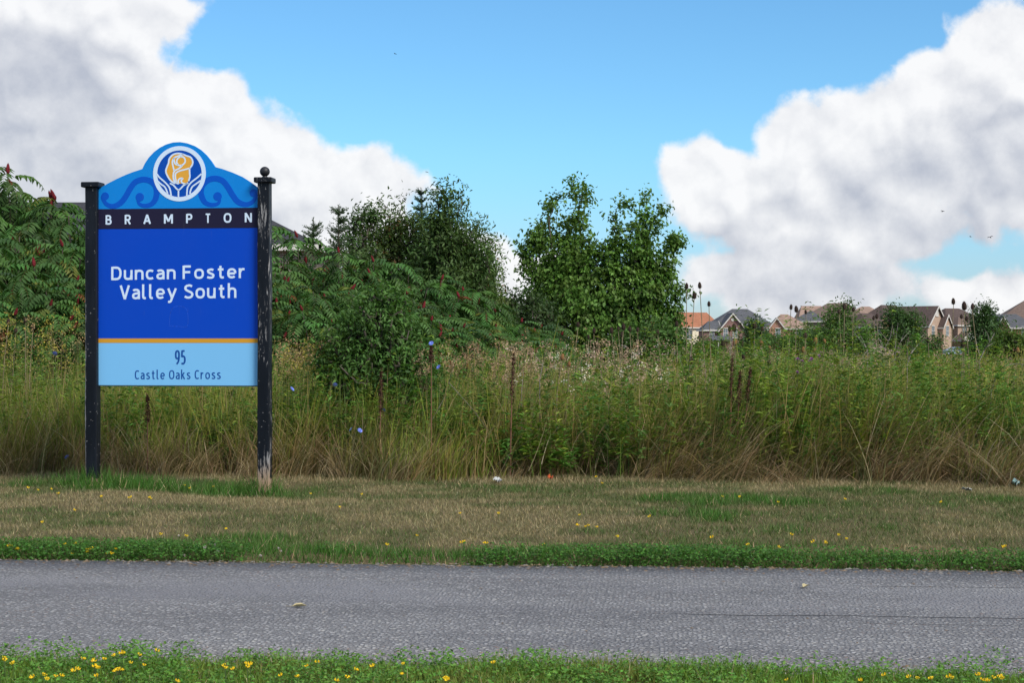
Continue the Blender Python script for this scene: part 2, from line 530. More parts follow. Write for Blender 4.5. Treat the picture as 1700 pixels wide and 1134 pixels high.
# ------------------------------------------------------------------ park sign
def mat_post(name, lo, base_wear, edge):
    """black paint flaking off grey weathered wood"""
    m, t, bs = mat_new(name)
    tc = t.n('ShaderNodeTexCoord').outputs['Object']
    sep = t.n('ShaderNodeSeparateXYZ', {0: tc})
    grain = t.noise(t.v('MULTIPLY', tc, (60, 60, 9)), 1.0, 6, 0.7).outputs[0]
    patch = t.noise(t.v('MULTIPLY', tc, (9, 9, 1.6)), 1.0, 4, 0.6).outputs[0]
    spots = t.noise(tc, 34.0, 2, 0.5).outputs[0]
    wear = t.m('ADD', t.m('MULTIPLY', grain, 0.55), t.m('MULTIPLY', patch, 0.5))
    wear = t.m('ADD', wear, t.remap(sep.outputs[2], 0.0, 0.55, base_wear, 0.0))
    wear = t.m('ADD', wear, t.m('MULTIPLY', t.remap(sep.outputs[2], 0.13, 0.05), 0.35))
    if edge:
        wear = t.m('ADD', wear, t.m('MULTIPLY', t.remap(sep.outputs[0], -0.030, -0.047), t.remap(sep.outputs[2], 1.75, 1.35, 0, 0.3)))
    fl = t.m('MAXIMUM', t.remap(wear, lo, lo + 0.05), t.m('MULTIPLY', t.remap(spots, 0.70, 0.72), 0.8))
    wood = t.mix(t.remap(grain, 0.35, 0.7), (0.13, 0.13, 0.135), (0.30, 0.30, 0.31))
    wood = t.mix(t.remap(sep.outputs[2], 0.30, 0.05), wood, (0.36, 0.25, 0.17))
    paint = t.mix(t.remap(patch, 0.3, 0.7), (0.004, 0.006, 0.010), (0.010, 0.013, 0.020))
    bs.inputs['Specular IOR Level'].default_value = 0.18
    t.t.links.new(t.mix(fl, paint, wood), bs.inputs['Base Color'])
    t.t.links.new(t.remap(fl, 0, 1, 0.45, 0.9), bs.inputs['Roughness'])
    bp = t.n('ShaderNodeBump', {'Strength': 0.7, 'Distance': 0.004, 'Height': t.m('ADD', t.m('MULTIPLY', fl, -1.0), t.m('MULTIPLY', grain, 0.5))})
    t.t.links.new(bp.outputs[0], bs.inputs['Normal'])
    return m


def mat_vinyl(name, col, rough=0.32):
    m, t, bs = mat_new(name)
    tc = t.n('ShaderNodeTexCoord').outputs['Object']
    nz = t.noise(tc, 2.2, 6, 0.65).outputs[0]
    fine = t.noise(t.v('MULTIPLY', tc, (30, 1, 6)), 1.0, 4, 0.7).outputs[0]
    c = t.mix(t.remap(nz, 0.3, 0.75, 0.0, 0.10), col, tuple(min(1, x * 0.85 + 0.012) for x in col))
    c = t.mix(t.remap(fine, 0.60, 0.8, 0.0, 0.10), c, (0.16, 0.18, 0.20))
    t.t.links.new(c, bs.inputs['Base Color'])
    t.t.links.new(t.remap(nz, 0.3, 0.7, rough, rough + 0.15), bs.inputs['Roughness'])
    bs.inputs['Specular IOR Level'].default_value = 0.14
    return m


SA = R(6.5)
SX, SY = (295 - CX) / F * 13.45, 13.45
sgn = tag(link('park_sign', None, loc=(SX, SY, 0), rot=(0, 0, -SA)),
          'blue park name sign with arched top between two weathered black posts', 'sign')


def S(px, py, yl=0.0):
    """photo spot -> (x, z) on the sign's board plane (local y = yl)"""
    dx, dz = (px - CX) / F, (CY - py) / F
    nx, ny = math.sin(SA), math.cos(SA)               # local +Y axis in the world
    t = (SX * nx + SY * ny + yl) / (dx * nx + ny)
    wx, wy = dx * t - SX, t - SY
    return (wx * math.cos(SA) - wy * math.sin(SA), H + dz * t)


def Z(zx, zy, yl=0.0, k=4.7257, ox=120, oy=220):
    return S(ox + zx / k, oy + zy / k, yl)


PB = 0.0                                              # front face of the boards
M_PA = mat_post('post_paint_sound', 0.665, 0.02, True)
M_PB = mat_post('post_paint_flaking', 0.565, 0.08, False)
HALF = 0.048
for (pxl, pxr, ytop, base, mat, ball) in ((141, 160, 302, -0.25, M_PA, False), (427.5, 446.5, 294, -0.3, M_PB, True)):
    xa, _ = S(pxl, 500, -HALF); xb, _ = S(pxr, 500, -HALF)
    xc = (xa + xb) / 2; zt = S((pxl + pxr) / 2, ytop, -HALF)[1]
    ph = zt - 0.042
    b = MB(); nseg = 9
    prng = random.Random(int(pxl))
    ring = []
    for k in range(nseg + 1):
        z = base + (ph - base) * k / nseg
        w_ = HALF * (1 + prng.uniform(-0.03, 0.03)) * (1.0 if z > 0.2 else 0.97); c_ = 0.006
        ox, oy = prng.uniform(-0.0015, 0.0015), prng.uniform(-0.0015, 0.0015)
        ring.append([(ox + a * w_ - (c_ if a > 0 else -c_) * (1 if e else 0), oy + d * w_ - (c_ if d > 0 else -c_) * (0 if e else 1), z)
                     for a, d, e in ((-1, -1, 1), (1, -1, 1), (1, -1, 0), (1, 1, 0), (1, 1, 1), (-1, 1, 1), (-1, 1, 0), (-1, -1, 0))])
    for r_ in ring: b.v += r_
    for k in range(nseg):
        for q_ in range(8):
            j = (q_ + 1) % 8
            b.f.append((k * 8 + q_, k * 8 + j, k * 8 + 8 + j, k * 8 + 8 + q_))
    b.f.append(tuple(nseg * 8 + q_ for q_ in range(8)))
    post = b.build('post', mat, sgn, loc=(xc, 0, 0))
    post['label'] = 'right post with flaked black paint and ball finial' if ball else 'left post with mostly sound black paint and bare edge'
    cw = 0.074 if not ball else 0.072
    MB().box(-cw, cw, -cw, cw, ph, zt, 0.006).build('post_cap', mat, post)
    if ball:
        r0 = 0.040; zc = zt + 0.012 + r0 * 0.93
        pr = [(0.026, zt - 0.001), (0.026, zt + 0.006), (0.016, zt + 0.012)] + [(r0 * math.cos(a_), zc + r0 * math.sin(a_)) for a_ in [R(x) for x in range(-66, 90, 12)]] + [(0.002, zc + r0)]
        MB().lathe(pr, sides=20).build('finial', mat_plain('finial_paint', (0.014, 0.016, 0.022), 0.5, 0.3, 30), post, smooth=True)

XL, XR = S(162.5, 500)[0] - 0.006, S(427.5, 500)[0] + 0.004
z_arch = (S(162, 347.5)[1] + S(427, 344)[1]) / 2; z_band = (S(162, 380.5)[1] + S(427, 377.5)[1]) / 2
z_main = S(295, 562)[1]; z_str = S(295, 569.3)[1]; z_bot = S(295, 640)[1]
C_ARCH = (0.005, 0.215, 0.67); C_SCROLL = (0.002, 0.085, 0.52); C_BAND = (0.015, 0.013, 0.038); C_MAIN = (0.002, 0.058, 0.50)
C_ORANGE = (0.60, 0.30, 0.03); C_PALE = (0.19, 0.50, 0.85); C_WHITE = (0.60, 0.74, 0.92); C_NAVY = (0.008, 0.075, 0.32)
arch = [(XL, z_arch), (XR, z_arch)]
crv = [(1455, 432), (1400, 390), (1330, 345), (1250, 310), (1180, 285), (1118, 268)]
crv += [(1085, 218), (1050, 175), (1005, 133), (955, 102), (900, 82), (845, 73), (790, 76), (735, 92), (685, 118), (640, 152), (600, 195), (570, 240), (548, 285)]
crv += [(480, 307), (420, 330), (350, 362), (280, 398), (225, 430), (192, 447)]
for (a_, b_) in crv:
    x, z = Z(a_, b_); arch.append((min(max(x, XL), XR), z))
arch[2] = (XR, arch[2][1]); arch[-1] = (XL, arch[-1][1])
board = MB().prism(arch, PB, PB + 0.03).build('arch_board', mat_vinyl('sky_blue_vinyl', C_ARCH), sgn)
T = 0.0012
MB().box(XL, XR, PB - 0.002, PB + 0.03, z_band, z_arch).build('name_band', mat_vinyl('navy_vinyl', C_BAND), sgn)
mainb = MB().box(XL, XR, PB, PB + 0.03, z_main, z_band).build('main_board', mat_vinyl('royal_blue_vinyl', C_MAIN), sgn)
MB().box(XL, XR, PB - 0.001, PB + 0.03, z_str, z_main).build('orange_stripe', mat_vinyl('orange_vinyl', C_ORANGE), sgn)
MB().box(XL, XR, PB, PB + 0.03, z_bot, z_str).build('address_board', mat_vinyl('pale_blue_vinyl', C_PALE), sgn)
# dark back rails that hold the boards to the posts
for zz in (z_band - 0.15, z_bot + 0.12):
    MB().box(XL, XR, PB + 0.031, PB + 0.062, zz - 0.035, zz + 0.035).build('back_rail', mat_plain('rail_paint', (0.02, 0.02, 0.025)), sgn)
MB().box(XL, XR, PB + 0.002, PB + 0.03, z_bot - 0.008, z_bot - 0.0005).build('bottom_trim', mat_plain('trim_paint', (0.03, 0.06, 0.08)), sgn)


def smooth_line(pts, n=6):
    pts = [Vector((p[0], p[1])) for p in pts]; out = []
    P = [2 * pts[0] - pts[1]] + pts + [2 * pts[-1] - pts[-2]]
    for i in range(1, len(P) - 2):
        for k in range(n):
            t = k / n
            out.append(0.5 * ((2 * P[i]) + (-P[i - 1] + P[i + 1]) * t + (2 * P[i - 1] - 5 * P[i] + 4 * P[i + 1] - P[i + 2]) * t * t + (-P[i - 1] + 3 * P[i] - 3 * P[i + 1] + P[i + 2]) * t ** 3))
    out.append(P[-2])
    return out


def ribbon(b, pts, widths, y0, y1):
    """flat raised stroke along (x, z) points"""
    n = len(pts); L = []; Rr = []
    for i, p in enumerate(pts):
        t = (pts[min(i + 1, n - 1)] - pts[max(i - 1, 0)]).normalized()
        nn = Vector((-t.y, t.x)); w_ = widths[i] / 2
        L.append(p + nn * w_); Rr.append(p - nn * w_)
    k = len(b.v)
    for p_ in (L, Rr):
        b.v += [(p.x, y0, p.y) for p in p_]
    for p_ in (L, Rr):
        b.v += [(p.x, y1, p.y) for p in p_]
    for i in range(n - 1):
        b.f.append((k + n + i, k + n + i + 1, k + i + 1, k + i))
        b.f.append((k + i, k + i + 1, k + 2 * n + i + 1, k + 2 * n + i)); b.f.append((k + n + i + 1, k + n + i, k + 3 * n + i, k + 3 * n + i + 1))
    return b


def disc(b, c, rx, rz, y0, y1, n=40, hole=None):
    o = [(c[0] + rx * math.cos(2 * math.pi * i / n), c[1] + rz * math.sin(2 * math.pi * i / n)) for i in range(n)]
    if hole is None:
        return b.prism(o, y0, y1)
    h = [(c[0] + rx * hole * math.cos(2 * math.pi * i / n), c[1] + rz * hole * math.sin(2 * math.pi * i / n)) for i in range(n)]
    k = len(b.v); b.v += [(x, y0, z) for x, z in o] + [(x, y0, z) for x, z in h] + [(x, y1, z) for x, z in o] + [(x, y1, z) for x, z in h]
    for i in range(n):
        j = (i + 1) % n
        b.f += [(k + i, k + j, k + n + j, k + n + i), (k + i, k + 2 * n + i, k + 2 * n + j, k + j), (k + n + i, k + n + j, k + 3 * n + j, k + 3 * n + i)]
    return b


mpp = (Z(1000, 500)[0] - Z(900, 500)[0]) / 100           # metres per zoomed photo pixel on the board
M_SCROLL = mat_vinyl('scroll_blue_vinyl', C_SCROLL); M_WHITE = mat_vinyl('pale_lettering_vinyl', C_WHITE)
for (blob1, pts, blob2) in (
    ((530, 506, 33), [(512, 530), (530, 562), (575, 574), (625, 558), (655, 515), (662, 460), (648, 410), (605, 376), (550, 368), (495, 388), (455, 438), (420, 500), (378, 552), (320, 578), (268, 560), (238, 515), (240, 490)], (258, 498, 30)),
    ((1140, 500, 33), [(1160, 522), (1143, 556), (1095, 567), (1045, 550), (1018, 505), (1010, 455), (1028, 405), (1075, 368), (1130, 360), (1182, 380), (1222, 430), (1258, 490), (1300, 542), (1360, 564), (1412, 545), (1440, 505), (1446, 480)], (1422, 474, 30))):
    b = MB(); sp = smooth_line([Z(*p) for p in pts]); n = len(sp)
    wd = [mpp * (20 + 24 * min(1, 4 * i / n, 4 * (n - 1 - i) / n)) for i in range(n)]
    ribbon(b, sp, wd, PB - T, PB)
    for (bx, by, br) in (blob1, blob2):
        disc(b, Z(bx, by), br * mpp, br * mpp, PB - T * 1.3, PB, 24)
    b.build('scroll', M_SCROLL, sgn)
ec = Z(841, 322); erx = 207 * mpp; erz = (Z(841, 105)[1] - Z(841, 539)[1]) / 2
emb = disc(MB(), ec, erx * 0.93, erz * 0.93, PB - T * 1.0, PB, 48).build('emblem', mat_vinyl('emblem_blue_vinyl', (0.002, 0.068, 0.42)), sgn)
emb['label'] = 'round rose emblem with pale ring'
disc(MB(), ec, erx, erz, PB - T * 2.0, PB, 64, 0.845).build('ring', M_WHITE, emb)
E_ = lambda x, y: Z(x, y, 0, 9.861, 230, 230)
rose = [(600, 735), (530, 690), (475, 610), (448, 530), (470, 455), (492, 400), (505, 330), (560, 265), (640, 240), (720, 252), (790, 280), (855, 305), (888, 370), (880, 430), (840, 490), (838, 560), (840, 630), (820, 695), (760, 730), (700, 735), (640, 735)]
rp = smooth_line([E_(*p) for p in rose + rose[:1]], 4)[:-1]
MB().prism([tuple(p) for p in rp][::-1] if False else [tuple(p) for p in rp], PB - T * 2.0, PB).build('rose', mat_vinyl('rose_yellow_vinyl', (0.70, 0.36, 0.05)), emb)
b = MB(); lw = 24 * mpp * 4.7257 / 9.861 * 1.0
lines = [rose[:18], [(735, 255), (650, 285), (585, 320), (595, 400), (640, 430), (710, 435), (765, 380), (745, 310), (690, 290)],
         [(690, 290), (640, 330), (625, 385), (650, 425)], [(585, 310), (555, 380), (570, 470), (585, 525)],
         [(720, 440), (660, 490), (590, 530), (570, 600), (580, 680), (615, 730)], [(850, 480), (760, 505), (670, 530), (610, 570), (605, 640), (620, 710)],
         [(620, 725), (655, 735), (650, 690), (675, 655), (725, 650), (700, 690), (720, 725), (770, 740), (815, 720)],
         [(515, 730), (570, 760), (655, 838), (740, 765), (810, 725)], [(655, 835), (655, 900), (655, 965)],
         [(300, 580), (350, 640), (430, 710), (500, 790), (525, 870), (535, 940)], [(310, 690), (370, 745), (430, 790), (465, 860), (478, 900)],
         [(1032, 575), (960, 640), (860, 720), (805, 800), (795, 880), (790, 945)], [(1020, 685), (950, 735), (880, 790), (850, 860), (845, 905)]]
for L in lines:
    sp = smooth_line([E_(*p) for p in L], 5); ribbon(b, sp, [lw] * len(sp), PB - T * 2.8, PB - T * 1.2)
b.build('emblem_lines', M_WHITE, emb)


def SE(cx, cy, rx, ry, a0, a1, n=14, e=2.5):
    out = []
    for i in range(n + 1):
        a = R(a0 + (a1 - a0) * i / n); c, d = math.cos(a), math.sin(a)
        out.append((cx + rx * math.copysign(abs(c) ** (2 / e), c), cy + ry * math.copysign(abs(d) ** (2 / e), d)))
    return out


def SM(*p):
    return [tuple(q_) for q_ in smooth_line(p, 5)]


GLYPH = {   # centre lines of the strokes; capital height 1, x-height 0.74
    'D': [[(.08, 0), (.08, 1)], [(.10, .93), (.30, .93)] + SE(.30, .5, .30, .43, 88, -88) + [(.30, .07), (.10, .07)]],
    'u': [[(.075, .74), (.075, .30)] + SE(.275, .27, .20, .20, 180, 350) + [(.46, .34)], [(.49, .74), (.49, 0)]],
    'n': [[(.075, .74), (.075, 0)], [(.11, .42)] + SE(.285, .46, .205, .21, 170, 0) + [(.49, .40), (.49, 0)]],
    'h': [[(.075, 1.06), (.075, 0)], [(.11, .42)] + SE(.285, .46, .205, .21, 170, 0) + [(.49, .40), (.49, 0)]],
    'c': [SE(.30, .37, .225, .30, 48, 312)],
    'o': [SE(.31, .37, .235, .30, 0, 360, 24)],
    'a': [SE(.25, .46, .20, .21, 142, 0) + [(.45, .40), (.45, 0)], SM((.45, .42), (.27, .41), (.11, .34), (.075, .21), (.13, .10), (.25, .07), (.37, .11), (.44, .20))],
    's': [SM((.43, .63), (.34, .67), (.24, .67), (.12, .62), (.10, .53), (.16, .44), (.29, .37), (.41, .29), (.43, .18), (.37, .09), (.25, .07), (.14, .08), (.05, .13))],
    't': [[(.19, .94)] + SM((.19, .60), (.19, .24), (.22, .11), (.30, .07), (.40, .09)), [(.03, .67), (.38, .67)]],
    'e': [[(.10, .36), (.50, .36)], SE(.30, .37, .22, .30, 0, 318, 22)],
    'r': [[(.075, .74), (.075, 0)], SM((.09, .44), (.14, .57), (.23, .66), (.37, .66))],
    'F': [[(.08, 0), (.08, 1)], [(.10, .93), (.53, .93)], [(.10, .51), (.49, .51)]],
    'V': [[(.04, 1), (.31, .01)], [(.58, 1), (.31, .01)]],
    'l': [[(.075, 1.06)] + SM((.075, .60), (.075, .22), (.10, .10), (.17, .065), (.25, .08))],
    'y': [[(.03, .74), (.28, .04)], [(.53, .74)] + SM((.28, .06), (.20, -.16), (.12, -.22), (.02, -.22))],
    'S': [SM((.53, .86), (.42, .925), (.30, .93), (.15, .87), (.10, .74), (.16, .61), (.33, .51), (.50, .41), (.55, .27), (.49, .13), (.34, .07), (.20, .08), (.06, .15))],
    'C': [SE(.34, .5, .265, .43, 50, 310, 20)],
    'O': [SE(.36, .5, .285, .43, 0, 360, 28)],
    'k': [[(.075, 1.06), (.075, 0)], [(.09, .34), (.42, .74)], [(.20, .47), (.46, 0)]],
    '9': [SE(.28, .67, .205, .26, 0, 360, 22), SM((.485, .68), (.47, .42), (.39, .20), (.20, .04))],
    '5': [[(.45, .93), (.12, .93)], [(.135, .96), (.10, .52)], SM((.10, .53), (.24, .58), (.39, .54), (.47, .42), (.46, .22), (.36, .10), (.22, .065), (.06, .10))],
    'B': [[(.08, 0), (.08, 1)], [(.10, .93), (.28, .93)] + SE(.28, .73, .19, .20, 88, -88) + [(.10, .53)], [(.12, .52), (.30, .51)] + SE(.30, .29, .22, .22, 88, -88) + [(.10, .07)]],
    'R': [[(.08, 0), (.08, 1)], [(.10, .93), (.28, .93)] + SE(.28, .70, .22, .23, 88, -88) + [(.10, .47)], [(.28, .46), (.53, 0)]],
    'P': [[(.08, 0), (.08, 1)], [(.10, .93), (.28, .93)] + SE(.28, .69, .22, .24, 88, -88) + [(.10, .45)]],
    'A': [[(.04, 0), (.31, .99)], [(.58, 0), (.31, .99)], [(.15, .31), (.47, .31)]],
    'M': [[(.08, 0), (.08, 1)], [(.68, 0), (.68, 1)], [(.10, .97), (.38, .22)], [(.66, .97), (.38, .22)]],
    'T': [[(.02, .93), (.58, .93)], [(.30, .90), (.30, 0)]],
    'N': [[(.08, 0), (.08, 1)], [(.54, 0), (.54, 1)], [(.09, .97), (.53, .03)]],
}


def text(body, px0, px1, pybase, pytop, mat, wt=0.15, gap=0.13, space=0.30, yl=0.0, up=1.0):
    """raised cut lettering, one part per letter, fitted between px0 and px1 on the sign"""
    pos, x = [], 0.0
    for ch in body:
        if ch == ' ':
            x += space; continue
        P = [p_ for st in GLYPH[ch] for p_ in st]
        lo, hi = min(p_[0] for p_ in P), max(p_[0] for p_ in P)
        pos.append((ch, x - lo)); x += hi - lo + wt + gap
    total = x - gap
    (xa, za), (xb, zb) = S(px0, pybase[0]), S(px1, pybase[1])
    zh = S((px0 + px1) / 2, pytop)[1] - (za + zb) / 2
    kx = (xb - xa) / total
    for ch, off in pos:
        b = MB()
        for k, st in enumerate(GLYPH[ch]):
            pts = [Vector((xa + (off + wt / 2 + p_[0]) * kx, (za + (zb - za) * (off + p_[0]) / total) + p_[1] * zh)) for p_ in st]
            w0 = wt * (kx + zh) / 2
            ribbon(b, pts, [w0] * len(pts), yl + PB - 0.0012 - 0.00015 * k, yl + PB)
        b.build('letter', mat, sgn)


for (ch, c, w_) in zip('BRAMPTON', (286, 437, 588, 755, 918, 1065, 1219, 1382), (48, 50, 62, 72, 50, 46, 62, 58)):
    yb = 220 + (721 - (c - 286) * 0.0165) / 4.7257
    text(ch, 120 + (c - w_ / 2) / 4.7257, 120 + (c + w_ / 2) / 4.7257, (yb, yb), yb - 73 / 4.7257, M_WHITE, 0.17, yl=-0.002)
M_NAVY = mat_vinyl('dark_blue_lettering', C_NAVY)
text('Duncan Foster', 184.5, 408, (465, 461.5), 441, M_WHITE, 0.15)
text('Valley South', 198.5, 392.5, (497, 494.5), 472.5, M_WHITE, 0.15)
text('95', 290.8, 308, (605.5, 605.5), 581, M_NAVY, 0.15, 0.16)
text('Castle Oaks Cross', 224, 366.5, (630, 629.5), 614.5, M_NAVY, 0.14, 0.20, 0.38)
# ghost of a removed sticker below the name
b = MB(); sp = smooth_line([S(*p) for p in [(281, 540), (283, 520), (289, 510), (303, 509), (311, 517), (311, 541), (297, 542), (280, 541)]], 4)
ribbon(b, sp, [0.004] * len(sp), PB - 0.0005, PB).build('sticker_residue', mat_plain('residue', (0.006, 0.072, 0.50), 0.7, 0.5, 60), sgn)
#SIGNEND

# ------------------------------------------------------------------ foliage geometry (numpy)
def jit(col, n, amt=0.2, hue=0.12, r=rng):
    c = np.tile(np.asarray(col, float), (n, 1)) * (1 + amt * r.uniform(-1, 1, (n, 1)))
    return np.clip(c * (1 + hue * r.uniform(-1, 1, (n, 3))), 0, 1)


def blades(root, h, w, az, lean, bend, segs, c0, c1, face=None, r=rng):
    """ribbons that start upright-ish and bend over; returns verts, tris, cols"""
    n = len(root); root = np.asarray(root, float)
    face = r.uniform(0, 2 * np.pi, n) if face is None else face
    side = np.stack([np.cos(face), np.sin(face), np.zeros(n)], 1)
    dirh = np.stack([np.cos(az), np.sin(az), np.zeros(n)], 1)
    V = np.zeros((n, 2 * segs + 1, 3)); C = np.zeros((n, 2 * segs + 1, 3)); p = root.copy()
    for k in range(segs + 1):
        t = k / segs; cc = c0 * (1 - t) + c1 * t
        if k < segs:
            wk = (w * (1 - 0.55 * t) / 2)[:, None]
            V[:, 2 * k] = p - side * wk; V[:, 2 * k + 1] = p + side * wk; C[:, 2 * k] = cc; C[:, 2 * k + 1] = cc
            tl = lean + bend * (t + 0.5 / segs)
            p = p + (dirh * np.sin(tl)[:, None] + np.array([0, 0, 1.0]) * np.cos(tl)[:, None]) * (h / segs)[:, None]
        else:
            V[:, 2 * k] = p; C[:, 2 * k] = cc
    T = []
    for k in range(segs - 1):
        a = 2 * k; T += [(a, a + 1, a + 3), (a, a + 3, a + 2)]
    a = 2 * (segs - 1); T.append((a, a + 1, a + 2))
    T = (np.arange(n)[:, None, None] * (2 * segs + 1) + np.array(T)[None]).reshape(-1, 3)
    return V.reshape(-1, 3), T, C.reshape(-1, 3), p


def leaves(pos, d, nrm, ln, wd, col, fold=0.25, r=rng):
    """folded diamond leaves: base, two shoulders, tip"""
    n = len(pos); d = d / np.linalg.norm(d, axis=1, keepdims=True)
    s = np.cross(d, nrm); s /= np.linalg.norm(s, axis=1, keepdims=True) + 1e-9
    u = np.cross(s, d)
    ln = np.broadcast_to(ln, n)[:, None]; wd = np.broadcast_to(wd, n)[:, None]
    mid = pos + d * ln * 0.42
    V = np.stack([pos, mid + s * wd / 2 + u * wd * fold, pos + d * ln - u * ln * 0.12, mid - s * wd / 2 + u * wd * fold], 1)
    T = (np.arange(n)[:, None, None] * 4 + np.array([(0, 1, 2), (0, 2, 3)])[None]).reshape(-1, 3)
    return V.reshape(-1, 3), T, np.repeat(col, 4, 0)


def join(parts):
    vs, ts, cs, k = [], [], [], 0
    for p_ in parts:
        vs.append(p_[0]); ts.append(p_[1] + k); cs.append(p_[2]); k += len(p_[0])
    return np.concatenate(vs), np.concatenate(ts), np.concatenate(cs)


def unit(n, r=rng):
    v = r.normal(size=(n, 3)); return v / np.linalg.norm(v, axis=1, keepdims=True)


GREEN = (0.088, 0.122, 0.038); LUSH = (0.058, 0.150, 0.022); DRY = (0.285, 0.235, 0.130); STRAW = (0.42, 0.34, 0.20); OLIVE = (0.14, 0.14, 0.05); BROWN = (0.17, 0.115, 0.06)


# ------------------------------------------------------------------ mown lawn between path and field
def lawn():
    N = 330000
    x = rng.uniform(-7.0, 7.0, N); v = PATH1 + (FIELD + 0.5 - PATH1) * rng.random(N) ** 1.0
    v = np.maximum(v, PATH1 + edge_wob(x, 2) + 0.015 + 0.10 * np.clip(vnoise(x, x * 0 + 2, 2.2, 11, 3), 0, 1) * rng.random(N))
    y = v - SL * x
    keep = (np.abs(x) < y * 0.33 + 1.3); x, y, v = x[keep], y[keep], v[keep]; n = len(x)
    wet = 0.46 * vnoise(x, y * 1.6, 0.75, 5, 4) + 0.40 * vnoise(x, y, 3.0, 6, 2) + 0.13
    wet += 1.3 * np.exp(-((v - 9.15 - 0.12 * vnoise(x, y * 0, 1.1, 28, 3)) / 0.28) ** 2) * np.clip(0.95 + 0.5 * vnoise(x, y * 0, 0.9, 8, 3), 0.72, 1.4)          # lush strip fed by the path's runoff
    wet += 0.9 * np.exp(-((v - 13.15) / 0.30) ** 2) * sstep(-0.9, -2.2, x) * sstep(-4.6, -3.4, x)        # unmown round the sign posts
    wet += 0.35 * np.exp(-((v - 12.6) / 0.5) ** 2) * sstep(0.4, 1.4, x)
    wet -= 0.55 * np.exp(-((v - 12.3) / 0.5) ** 2) * sstep(-0.6, -2.0, x)
    wet -= 0.35 * sstep(13.6, 14.3, v)
    g_ = np.clip(sstep(-0.25, 0.45, wet) + rng.normal(0, 0.22, n), 0, 1)
    lush = sstep(0.45, 1.0, wet)
    c = jit(DRY, n, 0.3, 0.08) * (1 - g_)[:, None] + jit(GREEN, n, 0.3, 0.15) * g_[:, None]
    c = c * (1 - lush)[:, None] + jit(LUSH, n, 0.35, 0.15) * lush[:, None]
    pale = (rng.random(n) < 0.05 + 0.10 * sstep(13.4, 14.2, v)); c[pale] = jit(STRAW, pale.sum(), 0.2)
    h = (0.022 + 0.022 * rng.random(n)) * (1 + 1.1 * lush) * (1 + 0.5 * sstep(13.8, 14.6, v))
    post = np.minimum((x + 3.37) ** 2 + (y - 13.55) ** 2, (x + 1.98) ** 2 + (y - 13.35) ** 2)
    strip = np.exp(-((v - 13.17) / 0.16) ** 2) * sstep(-1.6, -2.0, x) * sstep(-4.2, -3.6, x)
    h *= 1 + 1.2 * np.exp(-post / 0.02) + 1.0 * strip
    w_ = rng.uniform(0.0035, 0.007, n) * (1 + 0.35 * (y - 9) / 5)
    root = np.stack([x, y, gz(x, y) - 0.004], 1)
    lean = rng.uniform(0.1, 1.15, n) * (1 - 0.4 * lush)
    V, T, C, _ = blades(root, h, w_, rng.uniform(0, 2 * np.pi, n), lean, rng.uniform(0, 0.5, n), 1, c * 0.95, c)
    tag(link('lawn_grass', tri_mesh('lawn_grass', V, T, C, M_GRASS)), 'short mown grass, half dried to tan, between path and tall field', 'grass', kind='stuff')
    # broad clover leaves in the lush strip at the path's edge
    n = 26000; x = rng.uniform(-5.5, 5.5, n); v = PATH1 + edge_wob(x, 2) + 0.02 + np.abs(rng.normal(0, 0.15, n))
    k = vnoise(x, x * 0, 0.9, 8, 3) + 0.5 * vnoise(x, v, 3.0, 21, 2) > -0.66 + 0.8 * rng.random(n) + 0.9 * np.abs(v - PATH1 - 0.12 - 0.10 * vnoise(x, x * 0 + 3, 1.4, 29, 3))
    x, v = x[k], v[k]; n = len(x); y = v - SL * x
    hh = (0.02 + 0.055 * rng.random(n)) * (1 - 0.6 * sstep(9.25, 9.6, v))
    pos = np.stack([x, y, gz(x, y) + hh], 1); d = unit(n); d[:, 2] = np.abs(d[:, 2]) * 0.3
    V, T, C = leaves(pos, d, np.array([0, -0.3, 1.0]) + unit(n) * 0.5, rng.uniform(0.012, 0.024, n), rng.uniform(0.010, 0.018, n), jit((0.060, 0.155, 0.026), n, 0.4, 0.15))
    tag(link('clover', tri_mesh('clover', V, T, C, M_LEAF)), 'low green clover along the far edge of the path', 'clover', kind='stuff')


lawn()


